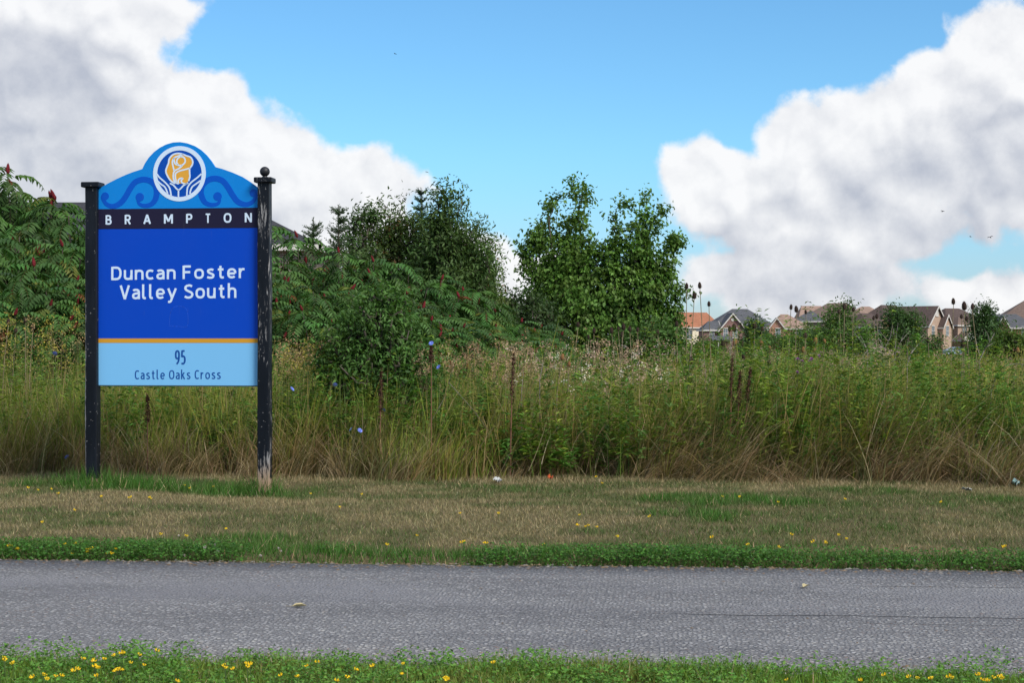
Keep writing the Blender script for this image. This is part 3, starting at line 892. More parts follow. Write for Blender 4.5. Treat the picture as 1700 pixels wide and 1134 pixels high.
def near_verge():
    n = 95000; x = rng.uniform(-3.2, 3.2, n); v = rng.uniform(4.6, PATH0 + 0.10, n)
    v = np.minimum(v, PATH0 + edge_wob(x, 1) + 0.04 * vnoise(x, x * 0 + 7, 2.0, 13, 3))
    y = v - SL * x; dead = sstep(0.15, 0.8, vnoise(x, y, 0.9, 15, 3))[:, None] * 0.55
    c = jit((0.125, 0.225, 0.028), n, 0.35, 0.15) * (1 - dead) + jit((0.24, 0.19, 0.07), n, 0.3) * dead
    st = rng.random(n) < 0.04; c[st] = jit(STRAW, st.sum())
    h = rng.uniform(0.03, 0.085, n) * (1 + 0.35 * vnoise(x, y, 2.5, 16, 2)); root = np.stack([x, y, gz(x, y) - 0.005], 1)
    V, T, C, _ = blades(root, h, rng.uniform(0.003, 0.006, n), rng.uniform(0, 6.28, n), rng.uniform(0, 0.6, n), rng.uniform(0, 1.0, n), 2, c * 0.9, c)
    tag(link('verge_grass', tri_mesh('verge_grass', V, T, C, M_GRASS)), 'bright green grass in the nearest verge', 'grass', kind='stuff')
    # trefoil: sprawling stems with small leaves
    n = 60000; cx = rng.uniform(-3.0, 3.0, 1500); cv = rng.uniform(4.7, PATH0 + 0.06, 1500); k = rng.integers(0, 1500, n)
    ch = rng.uniform(0.03, 0.10, 1500) * (1 + 0.4 * vnoise(cx, cv, 1.6, 18, 2))
    x = cx[k] + rng.normal(0, 0.03, n); y = cv[k] - SL * cx[k] + rng.normal(0, 0.03, n)
    pos = np.stack([x, y, gz(x, y) + ch[k] * rng.uniform(0.3, 1.15, n)], 1); d = unit(n); d[:, 2] = np.abs(d[:, 2]) * 0.5
    V, T, C = leaves(pos, d, np.array([0, -0.3, 1.0]) + unit(n) * 0.6, rng.uniform(0.010, 0.020, n), rng.uniform(0.006, 0.012, n), jit((0.105, 0.23, 0.038), n, 0.4, 0.15))
    tag(link('trefoil_leaves', tri_mesh('trefoil_leaves', V, T, C, M_LEAF)), 'leafy trefoil sprawling through the nearest verge', 'ground cover', kind='stuff')


near_verge()


# ------------------------------------------------------------------ the unmown field
def field_x(y, n, pad=1.5):
    return rng.uniform(-1, 1, n) * (y * 0.31 + pad)


def meadow():
    parts = []
    PAL = np.array([(0.165, 0.235, 0.030), (0.245, 0.270, 0.042), (0.285, 0.240, 0.062), (0.095, 0.170, 0.030), (0.36, 0.275, 0.13)])
    # tufts of green, olive and drying stems: front belt, then thinner behind
    for (nt, per, v0, v1, wmul, hmul, sp) in ((2500, 19, FIELD - 0.05, FIELD + 2.3, 1.0, 1.0, 0.055), (1300, 18, FIELD + 2.2, FIELD + 9, 1.6, 1.02, 0.10), (900, 16, FIELD + 8, FIELD + 34, 3.2, 1.04, 0.25)):
        tv = v0 + (v1 - v0) * rng.random(nt) ** 1.2; tx = field_x(tv, nt); tv = tv + 0.34 * vnoise(tx, tx * 0, 1.2, 71, 3)
        kk = (vnoise(tx, tv * 0.8, 1.5, 77, 2) + rng.normal(0, 0.2, nt) > -0.62) | (tv > FIELD + 2.4); tx, tv = tx[kk], tv[kk]; nt = len(tx)
        th = hmul * rng.uniform(0.62, 1.08, nt) * (1 + 0.26 * vnoise(tx, tv, 0.9, 43, 3)) * (0.45 + 0.55 * sstep(FIELD - 0.25, FIELD + 0.40, tv))
        right = sstep(-0.5, 2.0, tx); dry = vnoise(tx, tv, 0.6, 41, 3)
        pw = np.clip(np.stack([0.9 - 0.4 * dry, 0.8 + 0 * dry, 0.6 + 0.6 * dry, 0.45 - 0.3 * dry, 0.22 + 0.3 * dry], 1), 0.03, 2); pw /= pw.sum(1, keepdims=True)
        ci = (rng.random(nt)[:, None] > np.cumsum(pw, 1)).sum(1).clip(0, 4)
        taz = np.where(rng.random(nt) < 0.40 + 0.40 * right, rng.normal(0.2, 0.5, nt), rng.uniform(0, 6.28, nt)); tl = np.abs(rng.normal(0.04, 0.13, nt)) + 0.26 * right * rng.random(nt)
        n = nt * per; k = np.repeat(np.arange(nt), per)
        x = tx[k] + rng.normal(0, sp, n); y = tv[k] - SL * tx[k] + rng.normal(0, sp, n)
        c1 = PAL[ci[k]] * (1 + 0.3 * rng.uniform(-1, 1, (n, 1))) * (1 + 0.1 * rng.uniform(-1, 1, (n, 3)))
        odd = rng.random(n) < 0.14; c1[odd] = jit((0.30, 0.225, 0.11), int(odd.sum()), 0.3)
        c0 = np.where((rng.random(n) < 0.55)[:, None], jit((0.20, 0.145, 0.062), n, 0.35), c1)
        root = np.stack([x, y, gz(x, y) - 0.01], 1)
        V, T, C, tip = blades(root, th[k] * rng.uniform(0.5, 1.12, n), rng.uniform(0.004, 0.0095, n) * wmul, taz[k] + rng.normal(0, 0.9, n), np.abs(tl[k] + rng.normal(0, 0.10, n)), rng.uniform(0.05, 1.25, n) * rng.random(n) ** 0.5, 4, c0, c1)
        parts.append((V, T, C))
    # broken and slanting straw stalks
    n = 800; v = rng.uniform(FIELD - 0.1, FIELD + 1.4, n); x = field_x(v, n, 1.0); y = v - SL * x; right = sstep(-0.5, 2.0, x)
    az = np.where(rng.random(n) < 0.4 + 0.4 * right, rng.normal(0.1, 0.4, n), rng.uniform(0, 6.28, n)); st = jit((0.30, 0.24, 0.15), n, 0.35, 0.08)
    V, T, C, _ = blades(np.stack([x, y, gz(x, y) + rng.uniform(0, 0.25, n)], 1), rng.uniform(0.25, 0.75, n), rng.uniform(0.004, 0.007, n), az, rng.uniform(0.0, 0.9, n), rng.uniform(-0.3, 1.2, n), 4, st, st * 0.95)
    parts.append((V, T, C))
    V, T, C = join(parts)
    tag(link('meadow_grass', tri_mesh('meadow_grass', V, T, C, M_GRASS)), 'tall green and olive grass of the unmown field', 'grass', kind='stuff')
    # dead arching grass at the foot of the belt, in tussocks
    nt, per = 1500, 26; tx = rng.uniform(-6.3, 6.3, nt); tv = FIELD - 0.12 + np.abs(rng.normal(0, 0.5, nt)) + 0.34 * vnoise(tx, tx * 0, 1.2, 71, 3) - 0.22 * (rng.random(nt) < 0.25)
    tuft = vnoise(tx, tv * 0.4, 1.0, 51, 3); kk = tuft + rng.normal(0, 0.35, nt) > -0.35; tx, tv, tuft = tx[kk], tv[kk], tuft[kk]; nt = len(tx)
    right = sstep(-0.8, 1.2, tx); th = rng.uniform(0.22, 0.66, nt) * (1 + 0.35 * tuft) * (1 + 0.4 * right)
    taz = np.where(rng.random(nt) < 0.35 + 0.5 * right, rng.normal(0.1, 0.4, nt), rng.uniform(0, 6.28, nt)); tl = rng.uniform(0.05, 0.55, nt) + 0.55 * right * rng.random(nt)
    tc_ = np.where((rng.random(nt) < 0.75)[:, None], jit((0.26, 0.19, 0.10), nt, 0.4, 0.1), jit((0.12, 0.125, 0.04), nt, 0.3))
    n = nt * per; k = np.repeat(np.arange(nt), per); x = tx[k] + rng.normal(0, 0.05, n); y = tv[k] - SL * tx[k] + rng.normal(0, 0.05, n)
    c = tc_[k] * (1 + 0.3 * rng.uniform(-1, 1, (n, 1))); straw = rng.random(n) < 0.10; c[straw] = jit((0.42, 0.335, 0.21), int(straw.sum()), 0.2)
    V, T, C, _ = blades(np.stack([x, y, gz(x, y) - 0.01], 1), th[k] * rng.uniform(0.5, 1.2, n), rng.uniform(0.003, 0.007, n), taz[k] + rng.normal(0, 0.7, n), np.abs(tl[k] + rng.normal(0, 0.15, n)), rng.uniform(0.3, 1.8, n), 4, c, c)
    tag(link('dead_grass', tri_mesh('dead_grass', V, T, C, M_GRASS)), 'dead brown grass arching over at the foot of the tall field', 'grass', kind='stuff')
    # leafy weeds: stems with lance-shaped leaves
    parts = []
    for (n, v0, v1, ls) in ((900, FIELD + 0.05, FIELD + 0.9, 1.35), (2600, FIELD + 0.1, FIELD + 2.6, 1.0), (1500, FIELD + 2.4, FIELD + 9, 1.25), (1300, FIELD + 9, FIELD + 45, 2.2)):
        v = rng.uniform(v0, v1, n); x = field_x(v, n); y = v - SL * x
        dens = vnoise(x, y, 0.45, 61, 3) + 0.55 * sstep(0.5, 2.5, x) + 0.35 * sstep(-3.3, -4.5, x); k = dens + rng.normal(0, 0.3, n) > 0.0
        x, y, v = x[k], y[k], v[k]; n = len(x)
        h = rng.uniform(0.45, 1.12, n) * (1 + 0.24 * vnoise(x, y, 0.8, 62, 2)) * (1 + 0.10 * sstep(0.8, 1.8, x) * sstep(4.2, 3.0, x)) * (0.6 + 0.4 * sstep(FIELD, FIELD + 0.8, v)); az = rng.uniform(0, 6.28, n); lean = np.abs(rng.normal(0, 0.12, n))
        base = np.stack([x, y, gz(x, y) - 0.01], 1); top = base + np.stack([np.cos(az) * np.sin(lean) * h, np.sin(az) * np.sin(lean) * h, h * np.cos(lean)], 1)
        hue = rng.random(n)
        lc = np.where((hue < 0.6)[:, None], jit((0.092, 0.192, 0.036), n, 0.3, 0.15), jit((0.180, 0.255, 0.040), n, 0.3, 0.1))
        V, T, C, _ = blades(base, h, np.full(n, 0.006 * ls), az, lean, lean * 0, 2, lc * 0.9, lc)
        parts.append((V, T, C))
        K = 30; t = rng.uniform(0.3, 1.0, (n, K)); pos = (base[:, None] * (1 - t[..., None]) + top[:, None] * t[..., None]).reshape(-1, 3)
        a = rng.uniform(0, 6.28, n * K); e = rng.uniform(-0.2, 0.7, n * K); d = np.stack([np.cos(a) * np.cos(e), np.sin(a) * np.cos(e), np.sin(e)], 1)
        L = rng.uniform(0.045, 0.10, n * K) * (1.25 - 0.6 * t.ravel()) * ls
        parts.append(leaves(pos, d, np.array([0, 0, 1.0]) + unit(n * K) * 0.5, L, L * rng.uniform(0.18, 0.34, n * K), np.repeat(lc, K, 0) * (1 + 0.25 * rng.uniform(-1, 1, (n * K, 1)))))
    V, T, C = join(parts)
    tag(link('meadow_weeds', tri_mesh('meadow_weeds', V, T, C, M_LEAF)), 'leafy green weeds standing through the tall field grass', 'weeds', kind='stuff')
    # seed heads, thistle fluff and goldenrod plumes at the tops
    parts = []
    for (n, x0, x1, v0, v1, z0, z1, col, size, K, spread) in (
            (330, -0.15, 1.6, 14.9, 19, 0.80, 1.22, (0.42, 0.30, 0.21), 0.017, 16, 0.035),
            (70, -0.05, 1.5, 14.9, 17.5, 0.85, 1.18, (0.66, 0.58, 0.50), 0.018, 12, 0.030),
            (120, 1.6, 3.4, 14.9, 17.5, 0.85, 1.14, (0.44, 0.33, 0.24), 0.015, 14, 0.03),
            (170, -0.9, 0.2, 14.9, 16.5, 0.95, 1.22, (0.36, 0.24, 0.15), 0.015, 18, 0.04),
            (150, -2.3, -1.5, 15.0, 17.0, 0.95, 1.25, (0.36, 0.25, 0.13), 0.016, 18, 0.05),
            (80, -2.2, -1.6, 15.2, 17.0, 0.90, 1.22, (0.36, 0.30, 0.06), 0.018, 18, 0.05),
            (130, -5.6, -3.7, 15.0, 17.5, 0.9, 1.45, (0.34, 0.25, 0.12), 0.016, 18, 0.055),
            (70, -5.6, -4.2, 15.4, 18, 1.0, 1.5, (0.36, 0.31, 0.06), 0.020, 18, 0.06),
            (160, 3.2, 5.6, 15.2, 18.5, 0.75, 1.12, (0.26, 0.25, 0.05), 0.018, 16, 0.05),
            (90, -5.4, 5.4, 15.2, 18.0, 1.15, 1.42, (0.28, 0.20, 0.10), 0.014, 12, 0.035),
            (260, -5.6, 5.6, 14.9, 18.5, 0.55, 1.15, (0.30, 0.22, 0.11), 0.014, 12, 0.04)):
        x = rng.uniform(x0, x1, n); v = rng.uniform(v0, v1, n); y = v - SL * x; z = gz(x, y) + rng.uniform(z0, z1, n) * rng.uniform(0.88, 1.0, n)
        c = np.stack([x, y, z], 1); cc = jit(col, n, 0.3, 0.1)
        base = np.stack([x, y, gz(x, y)], 1); V, T, C, _ = blades(base, z - base[:, 2], np.full(n, 0.005), rng.uniform(0, 6.28, n), np.zeros(n), np.zeros(n), 2, jit((0.20, 0.16, 0.08), n), jit((0.24, 0.20, 0.10), n)); parts.append((V, T, C))
        off = unit(n * K) * rng.random((n * K, 1)) ** 0.5 * spread; off[:, 2] *= 1.5
        pos = np.repeat(c, K, 0) + off; L = rng.uniform(0.5, 1.3, n * K) * size
        parts.append(leaves(pos, unit(n * K), unit(n * K), L, L * 0.7, np.repeat(cc, K, 0) * (1 + 0.3 * rng.uniform(-1, 1, (n * K, 1)))))
    V, T, C = join(parts)
    tag(link('seed_fluff', tri_mesh('seed_fluff', V, T, C, M_GRASS)), 'pale seed heads and thistle fluff topping the tall field', 'seed heads', kind='stuff')


meadow()
#MEADOWEND

# ------------------------------------------------------------------ trees
def tubes(nodes, parent, rad, sides=5):
    """one frustum per node-parent edge"""
    idx = [i for i in range(len(nodes)) if parent[i] >= 0]
    a = np.array([nodes[parent[i]] for i in idx]); b = np.array([nodes[i] for i in idx])
    ra = np.array([min(rad[parent[i]], rad[i] * 1.6) for i in idx]); rb = np.array([rad[i] for i in idx])
    t = b - a; t /= np.linalg.norm(t, axis=1, keepdims=True) + 1e-9
    s = np.cross(t, np.array([0.31, 0.87, 0.2])); s /= np.linalg.norm(s, axis=1, keepdims=True) + 1e-9
    u = np.cross(t, s); n = len(idx); V = np.zeros((n, 2 * sides, 3))
    for k in range(sides):
        an = 2 * np.pi * k / sides; o = s * math.cos(an) + u * math.sin(an)
        V[:, k] = a + o * ra[:, None]; V[:, sides + k] = b + o * rb[:, None]
    T = []
    for k in range(sides):
        j = (k + 1) % sides; T += [(k, j, sides + j), (k, sides + j, sides + k)]
    T = (np.arange(n)[:, None, None] * 2 * sides + np.array(T)[None]).reshape(-1, 3)
    return V.reshape(-1, 3), T


def tree(name, label, cat, px, D, lobes, ncl, K, leaf, col, group=None, spread=0.20, trunks=((0, 0),), droop=0.4, tw=0.35, seed=1, rt=0.05, colvar=0.3, col2=None, trunk_top=0.45, base_drop=0.0):
    """lobes: (px, py, rx, ry) in photo pixels at distance D; clusters of leaves on a grown branch frame"""
    r = np.random.default_rng(seed); k = D / F
    bx = (px - CX) * k; bz = float(gz(bx, D)) - base_drop
    L = [((q_[0] - CX) * k, H + (CY - q_[1]) * k, q_[2] * k, q_[3] * k) for q_ in lobes]
    vol = np.array([(q_[2] * q_[3]) ** 0.72 for q_ in L]); ch = r.choice(len(L), ncl, p=vol / vol.sum())
    u = unit(ncl, r) * (r.random((ncl, 1)) ** 0.42)
    P = np.zeros((ncl, 3))
    for i, c in enumerate(ch):
        cx, cz, rx, rz = L[c]; P[i] = (cx + u[i, 0] * rx, D + u[i, 1] * min(rx * 1.1, 2.4), cz + u[i, 2] * rz)
    P = P[P[:, 2] > bz + 0.15]
    zt = max(q_[1] for q_ in L)
    nodes, parent = [], []
    for (ox, lx) in trunks:
        b0 = np.array([bx + ox, D + 0.15 * r.normal(), bz - 0.1]); nodes.append(b0); parent.append(-1)
        m = 7; ztop = bz + (zt - bz) * trunk_top * r.uniform(0.9, 1.15)
        for q_ in range(1, m + 1):
            f = q_ / m
            nodes.append(b0 + np.array([lx * f + 0.06 * r.normal(), 0.08 * r.normal(), (ztop - bz) * f + 0.1])); parent.append(len(nodes) - 2)
    order = np.argsort(np.hypot(P[:, 0] - bx, P[:, 1] - D) + 0.6 * np.abs(P[:, 2] - bz))
    for i in order:
        A = np.array(nodes); d = P[i] - A
        hor = np.hypot(d[:, 0], d[:, 1]); cost = np.linalg.norm(d, axis=1) + 1.3 * np.maximum(0, hor * 0.5 - d[:, 2]) + 0.3 * (A[:, 2] < bz + 0.25)
        j = int(np.argmin(cost)); mid = (A[j] + P[i]) / 2 + np.array([0, 0, -0.06]) * np.linalg.norm(d[j]) + r.normal(0, 0.03, 3)
        nodes.append(mid); parent.append(j); nodes.append(P[i]); parent.append(len(nodes) - 2)
    cnt = np.ones(len(nodes))
    for i in range(len(nodes) - 1, -1, -1):
        if parent[i] >= 0: cnt[parent[i]] += cnt[i]
    rad = np.minimum(0.0035 * cnt ** 0.52 + 0.002, rt * 1.6)
    V, T = tubes(nodes, parent, rad)
    root = tag(link(name, None, loc=(bx, D, bz)), label, cat, group)
    off = np.array([bx, D, bz])
    link('trunk', tri_mesh('trunk', V - off, T, None, M_BARK, True), root)
    n = len(P) * K; c = np.repeat(P, K, 0)
    out = c - np.array([np.mean(P[:, 0]), D, np.mean(P[:, 2])]); out /= np.linalg.norm(out, axis=1, keepdims=True) + 1e-6
    pos = c + r.normal(0, spread, (n, 3)) * np.array([1, 1, 0.9]) * np.minimum(1.0, np.abs(r.normal(1, 0.3, (n, 1))))
    d = unit(n, r) + out * 0.5 + np.array([0, 0, -droop]); nr = unit(n, r) * 0.7 + out * 0.5 + np.array([0, 0, 0.8])
    lc = np.repeat(jit(col, len(P), colvar, 0.08, r), K, 0) * (1 + 0.25 * r.uniform(-1, 1, (n, 1)))
    if col2 is not None:
        pick = np.repeat(r.random(len(P)) < 0.12, K) & (r.random(n) < 0.6); lc[pick] = jit(col2, int(pick.sum()), 0.3, 0.1, r)
    ln = leaf * r.uniform(0.65, 1.25, n)
    V, T, C = leaves(pos - off, d, nr, ln, ln * tw * r.uniform(1.5, 2.2, n), lc, 0.22)
    link('crown', tri_mesh('crown', V, T, C, M_LEAF), root)
    return root


def leaders(lines):
    """boughs given as polylines (px, py, radius) -> chain of small lobes"""
    out = []
    for L in lines:
        for (a, b) in zip(L[:-1], L[1:]):
            n = max(2, int(math.hypot(a[0] - b[0], a[1] - b[1]) / 14))
            for i in range(n):
                f = (i + .5) / n; out.append((a[0] + (b[0] - a[0]) * f, a[1] + (b[1] - a[1]) * f, a[2] + (b[2] - a[2]) * f, (a[2] + (b[2] - a[2]) * f) * 1.05))
    return out


# maple with two crowns of rising leaders
tree('maple_tree', 'green maple with forked crown standing alone right of the sumac thicket', 'tree', 985, 42,
     leaders([[(955, 560, 45), (943, 450, 36), (948, 370, 22), (955, 320, 12), (950, 298, 5)], [(962, 470, 30), (968, 380, 13), (977, 320, 8), (979, 295, 5)], [(935, 540, 40), (910, 450, 30), (902, 380, 18), (918, 335, 9), (925, 312, 5)],
              [(915, 520, 34), (890, 450, 22), (884, 395, 13), (888, 372, 6)], [(900, 470, 24), (875, 430, 11), (852, 408, 6)], [(895, 530, 24), (878, 480, 14), (872, 455, 8)], [(1010, 570, 40), (1022, 460, 26), (1030, 380, 17), (1034, 325, 10), (1037, 292, 5)], [(1015, 460, 24), (1018, 400, 13), (1013, 345, 8), (1007, 303, 6)],
              [(1040, 560, 40), (1055, 450, 32), (1064, 380, 20), (1074, 330, 10), (1080, 316, 6)], [(1060, 430, 24), (1088, 370, 13), (1098, 342, 6)], [(1075, 500, 34), (1095, 440, 22), (1116, 405, 12), (1134, 388, 6)], [(1080, 540, 34), (1112, 490, 20), (1125, 455, 9)], [(1090, 560, 30), (1120, 515, 14), (1146, 480, 7)],
              [(985, 590, 50), (986, 500, 36), (990, 430, 20), (990, 400, 8)], [(935, 500, 40), (925, 420, 30)], [(1065, 500, 44), (1080, 430, 30)], [(1080, 580, 50), (1110, 560, 26)], [(920, 580, 40), (900, 555, 24)]]),
     860, 42, 0.112, (0.110, 0.208, 0.042), spread=0.125, trunks=((-0.5, -0.7), (0.15, 0.5), (-0.2, -0.1), (0.5, 1.2)), droop=0.9, seed=3, tw=0.36, rt=0.06, trunk_top=0.75, colvar=0.4)
# dull mixed trees behind the sumac
G_MIX = 'dark trees behind the sumac thicket'
tree('ash_tree', 'slender ash with an open leader rising above the dark thicket', 'tree', 735, 33,
     leaders([[(738, 470, 50), (742, 400, 30), (738, 350, 14), (734, 308, 5)], [(745, 400, 24), (755, 350, 12), (762, 318, 5)], [(735, 410, 24), (722, 370, 12), (722, 345, 5)], [(760, 430, 30), (780, 390, 14), (796, 372, 6)], [(770, 480, 50), (800, 430, 24), (812, 398, 8)], [(720, 480, 40), (690, 420, 20)]]),
     300, 36, 0.105, (0.076, 0.136, 0.040), G_MIX, spread=0.15, seed=5, tw=0.20, droop=0.5, trunk_top=0.8)
tree('buckthorn_tree', 'broad dark buckthorn rounding off the thicket on its right', 'tree', 770, 35,
     leaders([[(765, 540, 60), (770, 450, 48), (785, 400, 24), (792, 378, 8)], [(790, 520, 45), (806, 450, 24), (815, 415, 9)], [(735, 480, 45), (735, 410, 26), (728, 385, 8)], [(795, 540, 40), (815, 490, 12)]]),
     430, 38, 0.085, (0.094, 0.145, 0.042), G_MIX, spread=0.17, seed=6, tw=0.26, col2=(0.16, 0.09, 0.03))
tree('buckthorn_tree', 'dark brownish-green buckthorn in the middle of the thicket', 'tree', 660, 34,
     leaders([[(645, 540, 60), (645, 450, 48), (640, 390, 22), (645, 335, 7)], [(655, 420, 30), (664, 370, 14), (668, 325, 5)], [(690, 520, 60), (692, 440, 48), (690, 390, 24), (684, 362, 8)], [(615, 480, 40), (612, 420, 26), (606, 375, 8)], [(625, 420, 24), (628, 380, 10)], [(710, 430, 30), (714, 390, 12)]]),
     520, 38, 0.085, (0.080, 0.126, 0.040), G_MIX, spread=0.17, seed=7, tw=0.26, col2=(0.14, 0.085, 0.03))
tree('young_poplar', 'thin young tree at the left shoulder of the dark thicket', 'tree', 595, 33,
     [(600, 372, 18, 20), (620, 365, 12, 18), (590, 420, 34, 50), (600, 470, 40, 60)], 150, 26, 0.085, (0.065, 0.118, 0.036), G_MIX, spread=0.13, seed=8, tw=0.26)
tree('hawthorn_shrub', 'low dark shrub in the gap between thicket and maple', 'shrub', 860, 36,
     [(845, 500, 20, 18), (870, 510, 40, 28), (895, 525, 35, 30), (850, 545, 50, 30), (880, 560, 50, 26)], 200, 28, 0.085, (0.048, 0.088, 0.030), None, spread=0.15, seed=9, tw=0.28)
# leafy bush in the near field
tree('dogwood_bush', 'fresh green leafy bush growing out of the field right of the sign', 'bush', 625, 15.6,
     [(625, 545, 62, 55), (585, 580, 55, 50), (668, 585, 50, 48), (620, 625, 80, 50), (640, 505, 30, 30), (560, 605, 35, 32), (690, 620, 30, 36)], 480, 26, 0.052, (0.078, 0.165, 0.040), None, spread=0.085, seed=10, tw=0.26, trunks=((0, 0), (-.15, -.1), (.15, .15)), rt=0.02)


def conifer(name, label, px, D, pytop, halfw, col, seed, lean=0.0):
    r = np.random.default_rng(seed); k = D / F; bx = (px - CX) * k; bz = float(gz(bx, D)); zt = H + (CY - pytop) * k; hh = zt - bz
    root = tag(link(name, None, loc=(bx, D, bz)), label, 'tree')
    br = MB().tube([(0, 0, -0.1), (lean * .5, 0, hh * .5), (lean, 0, hh)], [0.06, 0.035, 0.006], 6)
    parts = []; z = hh * 0.25
    while z < hh - 0.05:
        f = (hh - z) / hh; ln = halfw * k * (0.12 + 0.95 * f / 0.75)
        for q_ in range(6):
            a = r.uniform(0, 6.28); l_ = ln * r.uniform(0.6, 1.1); e = R(r.uniform(15, 45)); p0 = np.array([lean * z / hh, 0, z])
            d = np.array([math.cos(a) * math.cos(e), math.sin(a) * math.cos(e), math.sin(e)]); p1 = p0 + d * l_
            br.tube([p0, p1], [0.008, 0.003], 4, False)
            nt = max(3, int(l_ / 0.09))
            for s_ in range(nt):
                o = p0 + d * l_ * (s_ + 0.6) / nt
                for sg in (-1, 1):
                    td = d * 0.7 + np.cross(d, [0, 0, 1]) * sg * 0.8 + np.array([0, 0, 0.35]); td /= np.linalg.norm(td); tl = 0.16 * r.uniform(0.6, 1.2)
                    m = 14; tt = r.random(m)[:, None]
                    parts.append((o + td * tl * tt, td + unit(m, r) * 0.9))
            m = 16; tt = r.random(m)[:, None]; parts.append((p1 - d * 0.12 * tt, d + unit(m, r) * 0.8))
        z += 0.14 * r.uniform(0.7, 1.3)
    m = 26; tt = r.random(m)[:, None]; parts.append((np.array([lean, 0, hh]) - np.array([0, 0, 0.3]) * tt, unit(m, r) + np.array([0, 0, .8])))
    pos = np.concatenate([p_[0] for p_ in parts]); d = np.concatenate([p_[1] for p_ in parts]); n = len(pos)
    V, T, C = leaves(pos, d, unit(n, r), r.uniform(0.03, 0.055, n), 0.011, jit(col, n, 0.35, 0.12, r))
    link('crown', tri_mesh('crown', V, T, C, M_LEAF), root); link('trunk', br.mesh('trunk', M_BARK), root)
    return root


conifer('spruce_tree', 'small spruce with several spiky tips left of the dark thicket', 562, 31, 340, 52, (0.062, 0.105, 0.048), 21)
conifer('spruce_tree', 'low spruce beside the right post of the sign, against the cloud', 520, 30, 362, 45, (0.062, 0.105, 0.048), 22)
conifer('spruce_tree', 'spruce whose bare spire pokes up beside the slender ash', 699, 36, 312, 30, (0.035, 0.070, 0.038), 23)


# ------------------------------------------------------------------ staghorn sumac
def sumac_meshes(seed, hgt, wid, ntip):
    r = np.random.default_rng(seed); st = MB(); fr = []; heads = []
    for i in range(ntip):
        a = r.uniform(0, 6.28); rr = wid * math.sqrt(r.random()); zz = hgt * (1 - 0.34 * (rr / wid) ** 2) * r.uniform(0.62, 1.06) if i else hgt
        if not i: rr *= 0.2
        tip = np.array([rr * math.cos(a), rr * math.sin(a) * 0.8, zz]); b0 = np.array([r.normal(0, .12), r.normal(0, .12), -0.05]); mid = np.array([tip[0] * .45, tip[1] * .45, zz * .55])
        st.tube([b0, mid, tip], [0.028, 0.018, 0.008], 5, False)
        nf = r.integers(10, 14)
        for q_ in range(nf):
            lvl = q_ / nf; az = q_ * 2.4 + r.uniform(-.3, .3); fr.append((tip - np.array([0, 0, 0.30 * lvl]), az, R(50 - 62 * lvl + r.uniform(-14, 14)), r.uniform(0.44, 0.64)))
        for q_ in range(6):                                 # a few lower leaves on the stem
            t = r.uniform(0.35, 0.85); p_ = mid * (1 - t) + tip * t; fr.append((p_, r.uniform(0, 6.28), R(r.uniform(-5, 35)), r.uniform(0.4, 0.6)))
        if r.random() < 0.65: heads.append((tuple(tip + np.array([0, 0, 0.03])), r.uniform(0.75, 1.15)))
    O = np.array([f[0] for f in fr]); A = np.array([f[1] for f in fr]); E = np.array([f[2] for f in fr]); L = np.array([f[3] for f in fr]); n = len(fr); NP = 9
    hd = np.stack([np.cos(A), np.sin(A), np.zeros(n)], 1); up = np.array([0, 0, 1.0]); side = np.stack([-np.sin(A), np.cos(A), np.zeros(n)], 1)
    cf = jit((0.056, 0.128, 0.030), n, 0.45, 0.12, r); parts = []; p = O.copy(); prev = O.copy(); rv = []
    yl = r.random(n) < 0.05; cf[yl] = jit((0.13, 0.17, 0.03), int(yl.sum()), 0.2, 0.1, r); rd = r.random(n) < 0.015; cf[rd] = jit((0.16, 0.05, 0.02), int(rd.sum()), 0.2, 0.1, r)
    for q_ in range(NP):
        t = (q_ + 1) / NP; el = E - 1.75 * t; step = (L / NP)[:, None]
        d = hd * np.cos(el)[:, None] + up * np.sin(el)[:, None]; p = p + d * step; nrm = -hd * np.sin(el)[:, None] + up * np.cos(el)[:, None]
        ll = L * (0.25 + 0.10 * math.sin(math.pi * min(1, t * 1.1))) * (1 - 0.35 * t * t)
        if t > 0.2:
            for sg in (-1, 1):
                ld = side * sg * 0.9 + d * 0.42 - up * 0.45 + unit(n, r) * 0.12
                parts.append(leaves(p, ld, nrm + unit(n, r) * 0.2, ll, ll * 0.30, cf * (1 + 0.15 * r.uniform(-1, 1, (n, 1))), 0.2))
        wv = side * 0.004
        V = np.stack([prev - wv, prev + wv, p], 1).reshape(-1, 3); rv.append((V, np.arange(n * 3).reshape(-1, 3), np.repeat(np.tile(np.array([[0.10, 0.09, 0.03]]), (n, 1)), 3, 0))); prev = p.copy()
    V, T, C = join(parts + rv)
    return st.mesh('stems', M_BARK, True), tri_mesh('foliage', V, T, C, M_LEAF), heads


def head_mesh():
    r = random.Random(4); b = MB()
    prof = [(0.004, -0.02), (0.022, 0.0), (0.030, 0.03), (0.031, 0.06), (0.025, 0.10), (0.016, 0.135), (0.004, 0.165)]
    b.lathe(prof, sides=9)
    b.v = [(x * r.uniform(0.8, 1.25), y * r.uniform(0.8, 1.25), z + r.uniform(-.006, .006)) for x, y, z in b.v]
    return b.mesh('seed_head', mat_plain('sumac_red', (0.115, 0.014, 0.018), 0.9, 0.45, 45, 0.1, 0.6), False)


HEAD = head_mesh()
SUM = [sumac_meshes(100 + i, h_, w_, n_) for i, (h_, w_, n_) in enumerate(((3.0, 1.25, 30), (2.7, 1.35, 32), (3.3, 1.1, 22), (2.5, 1.4, 32)))]


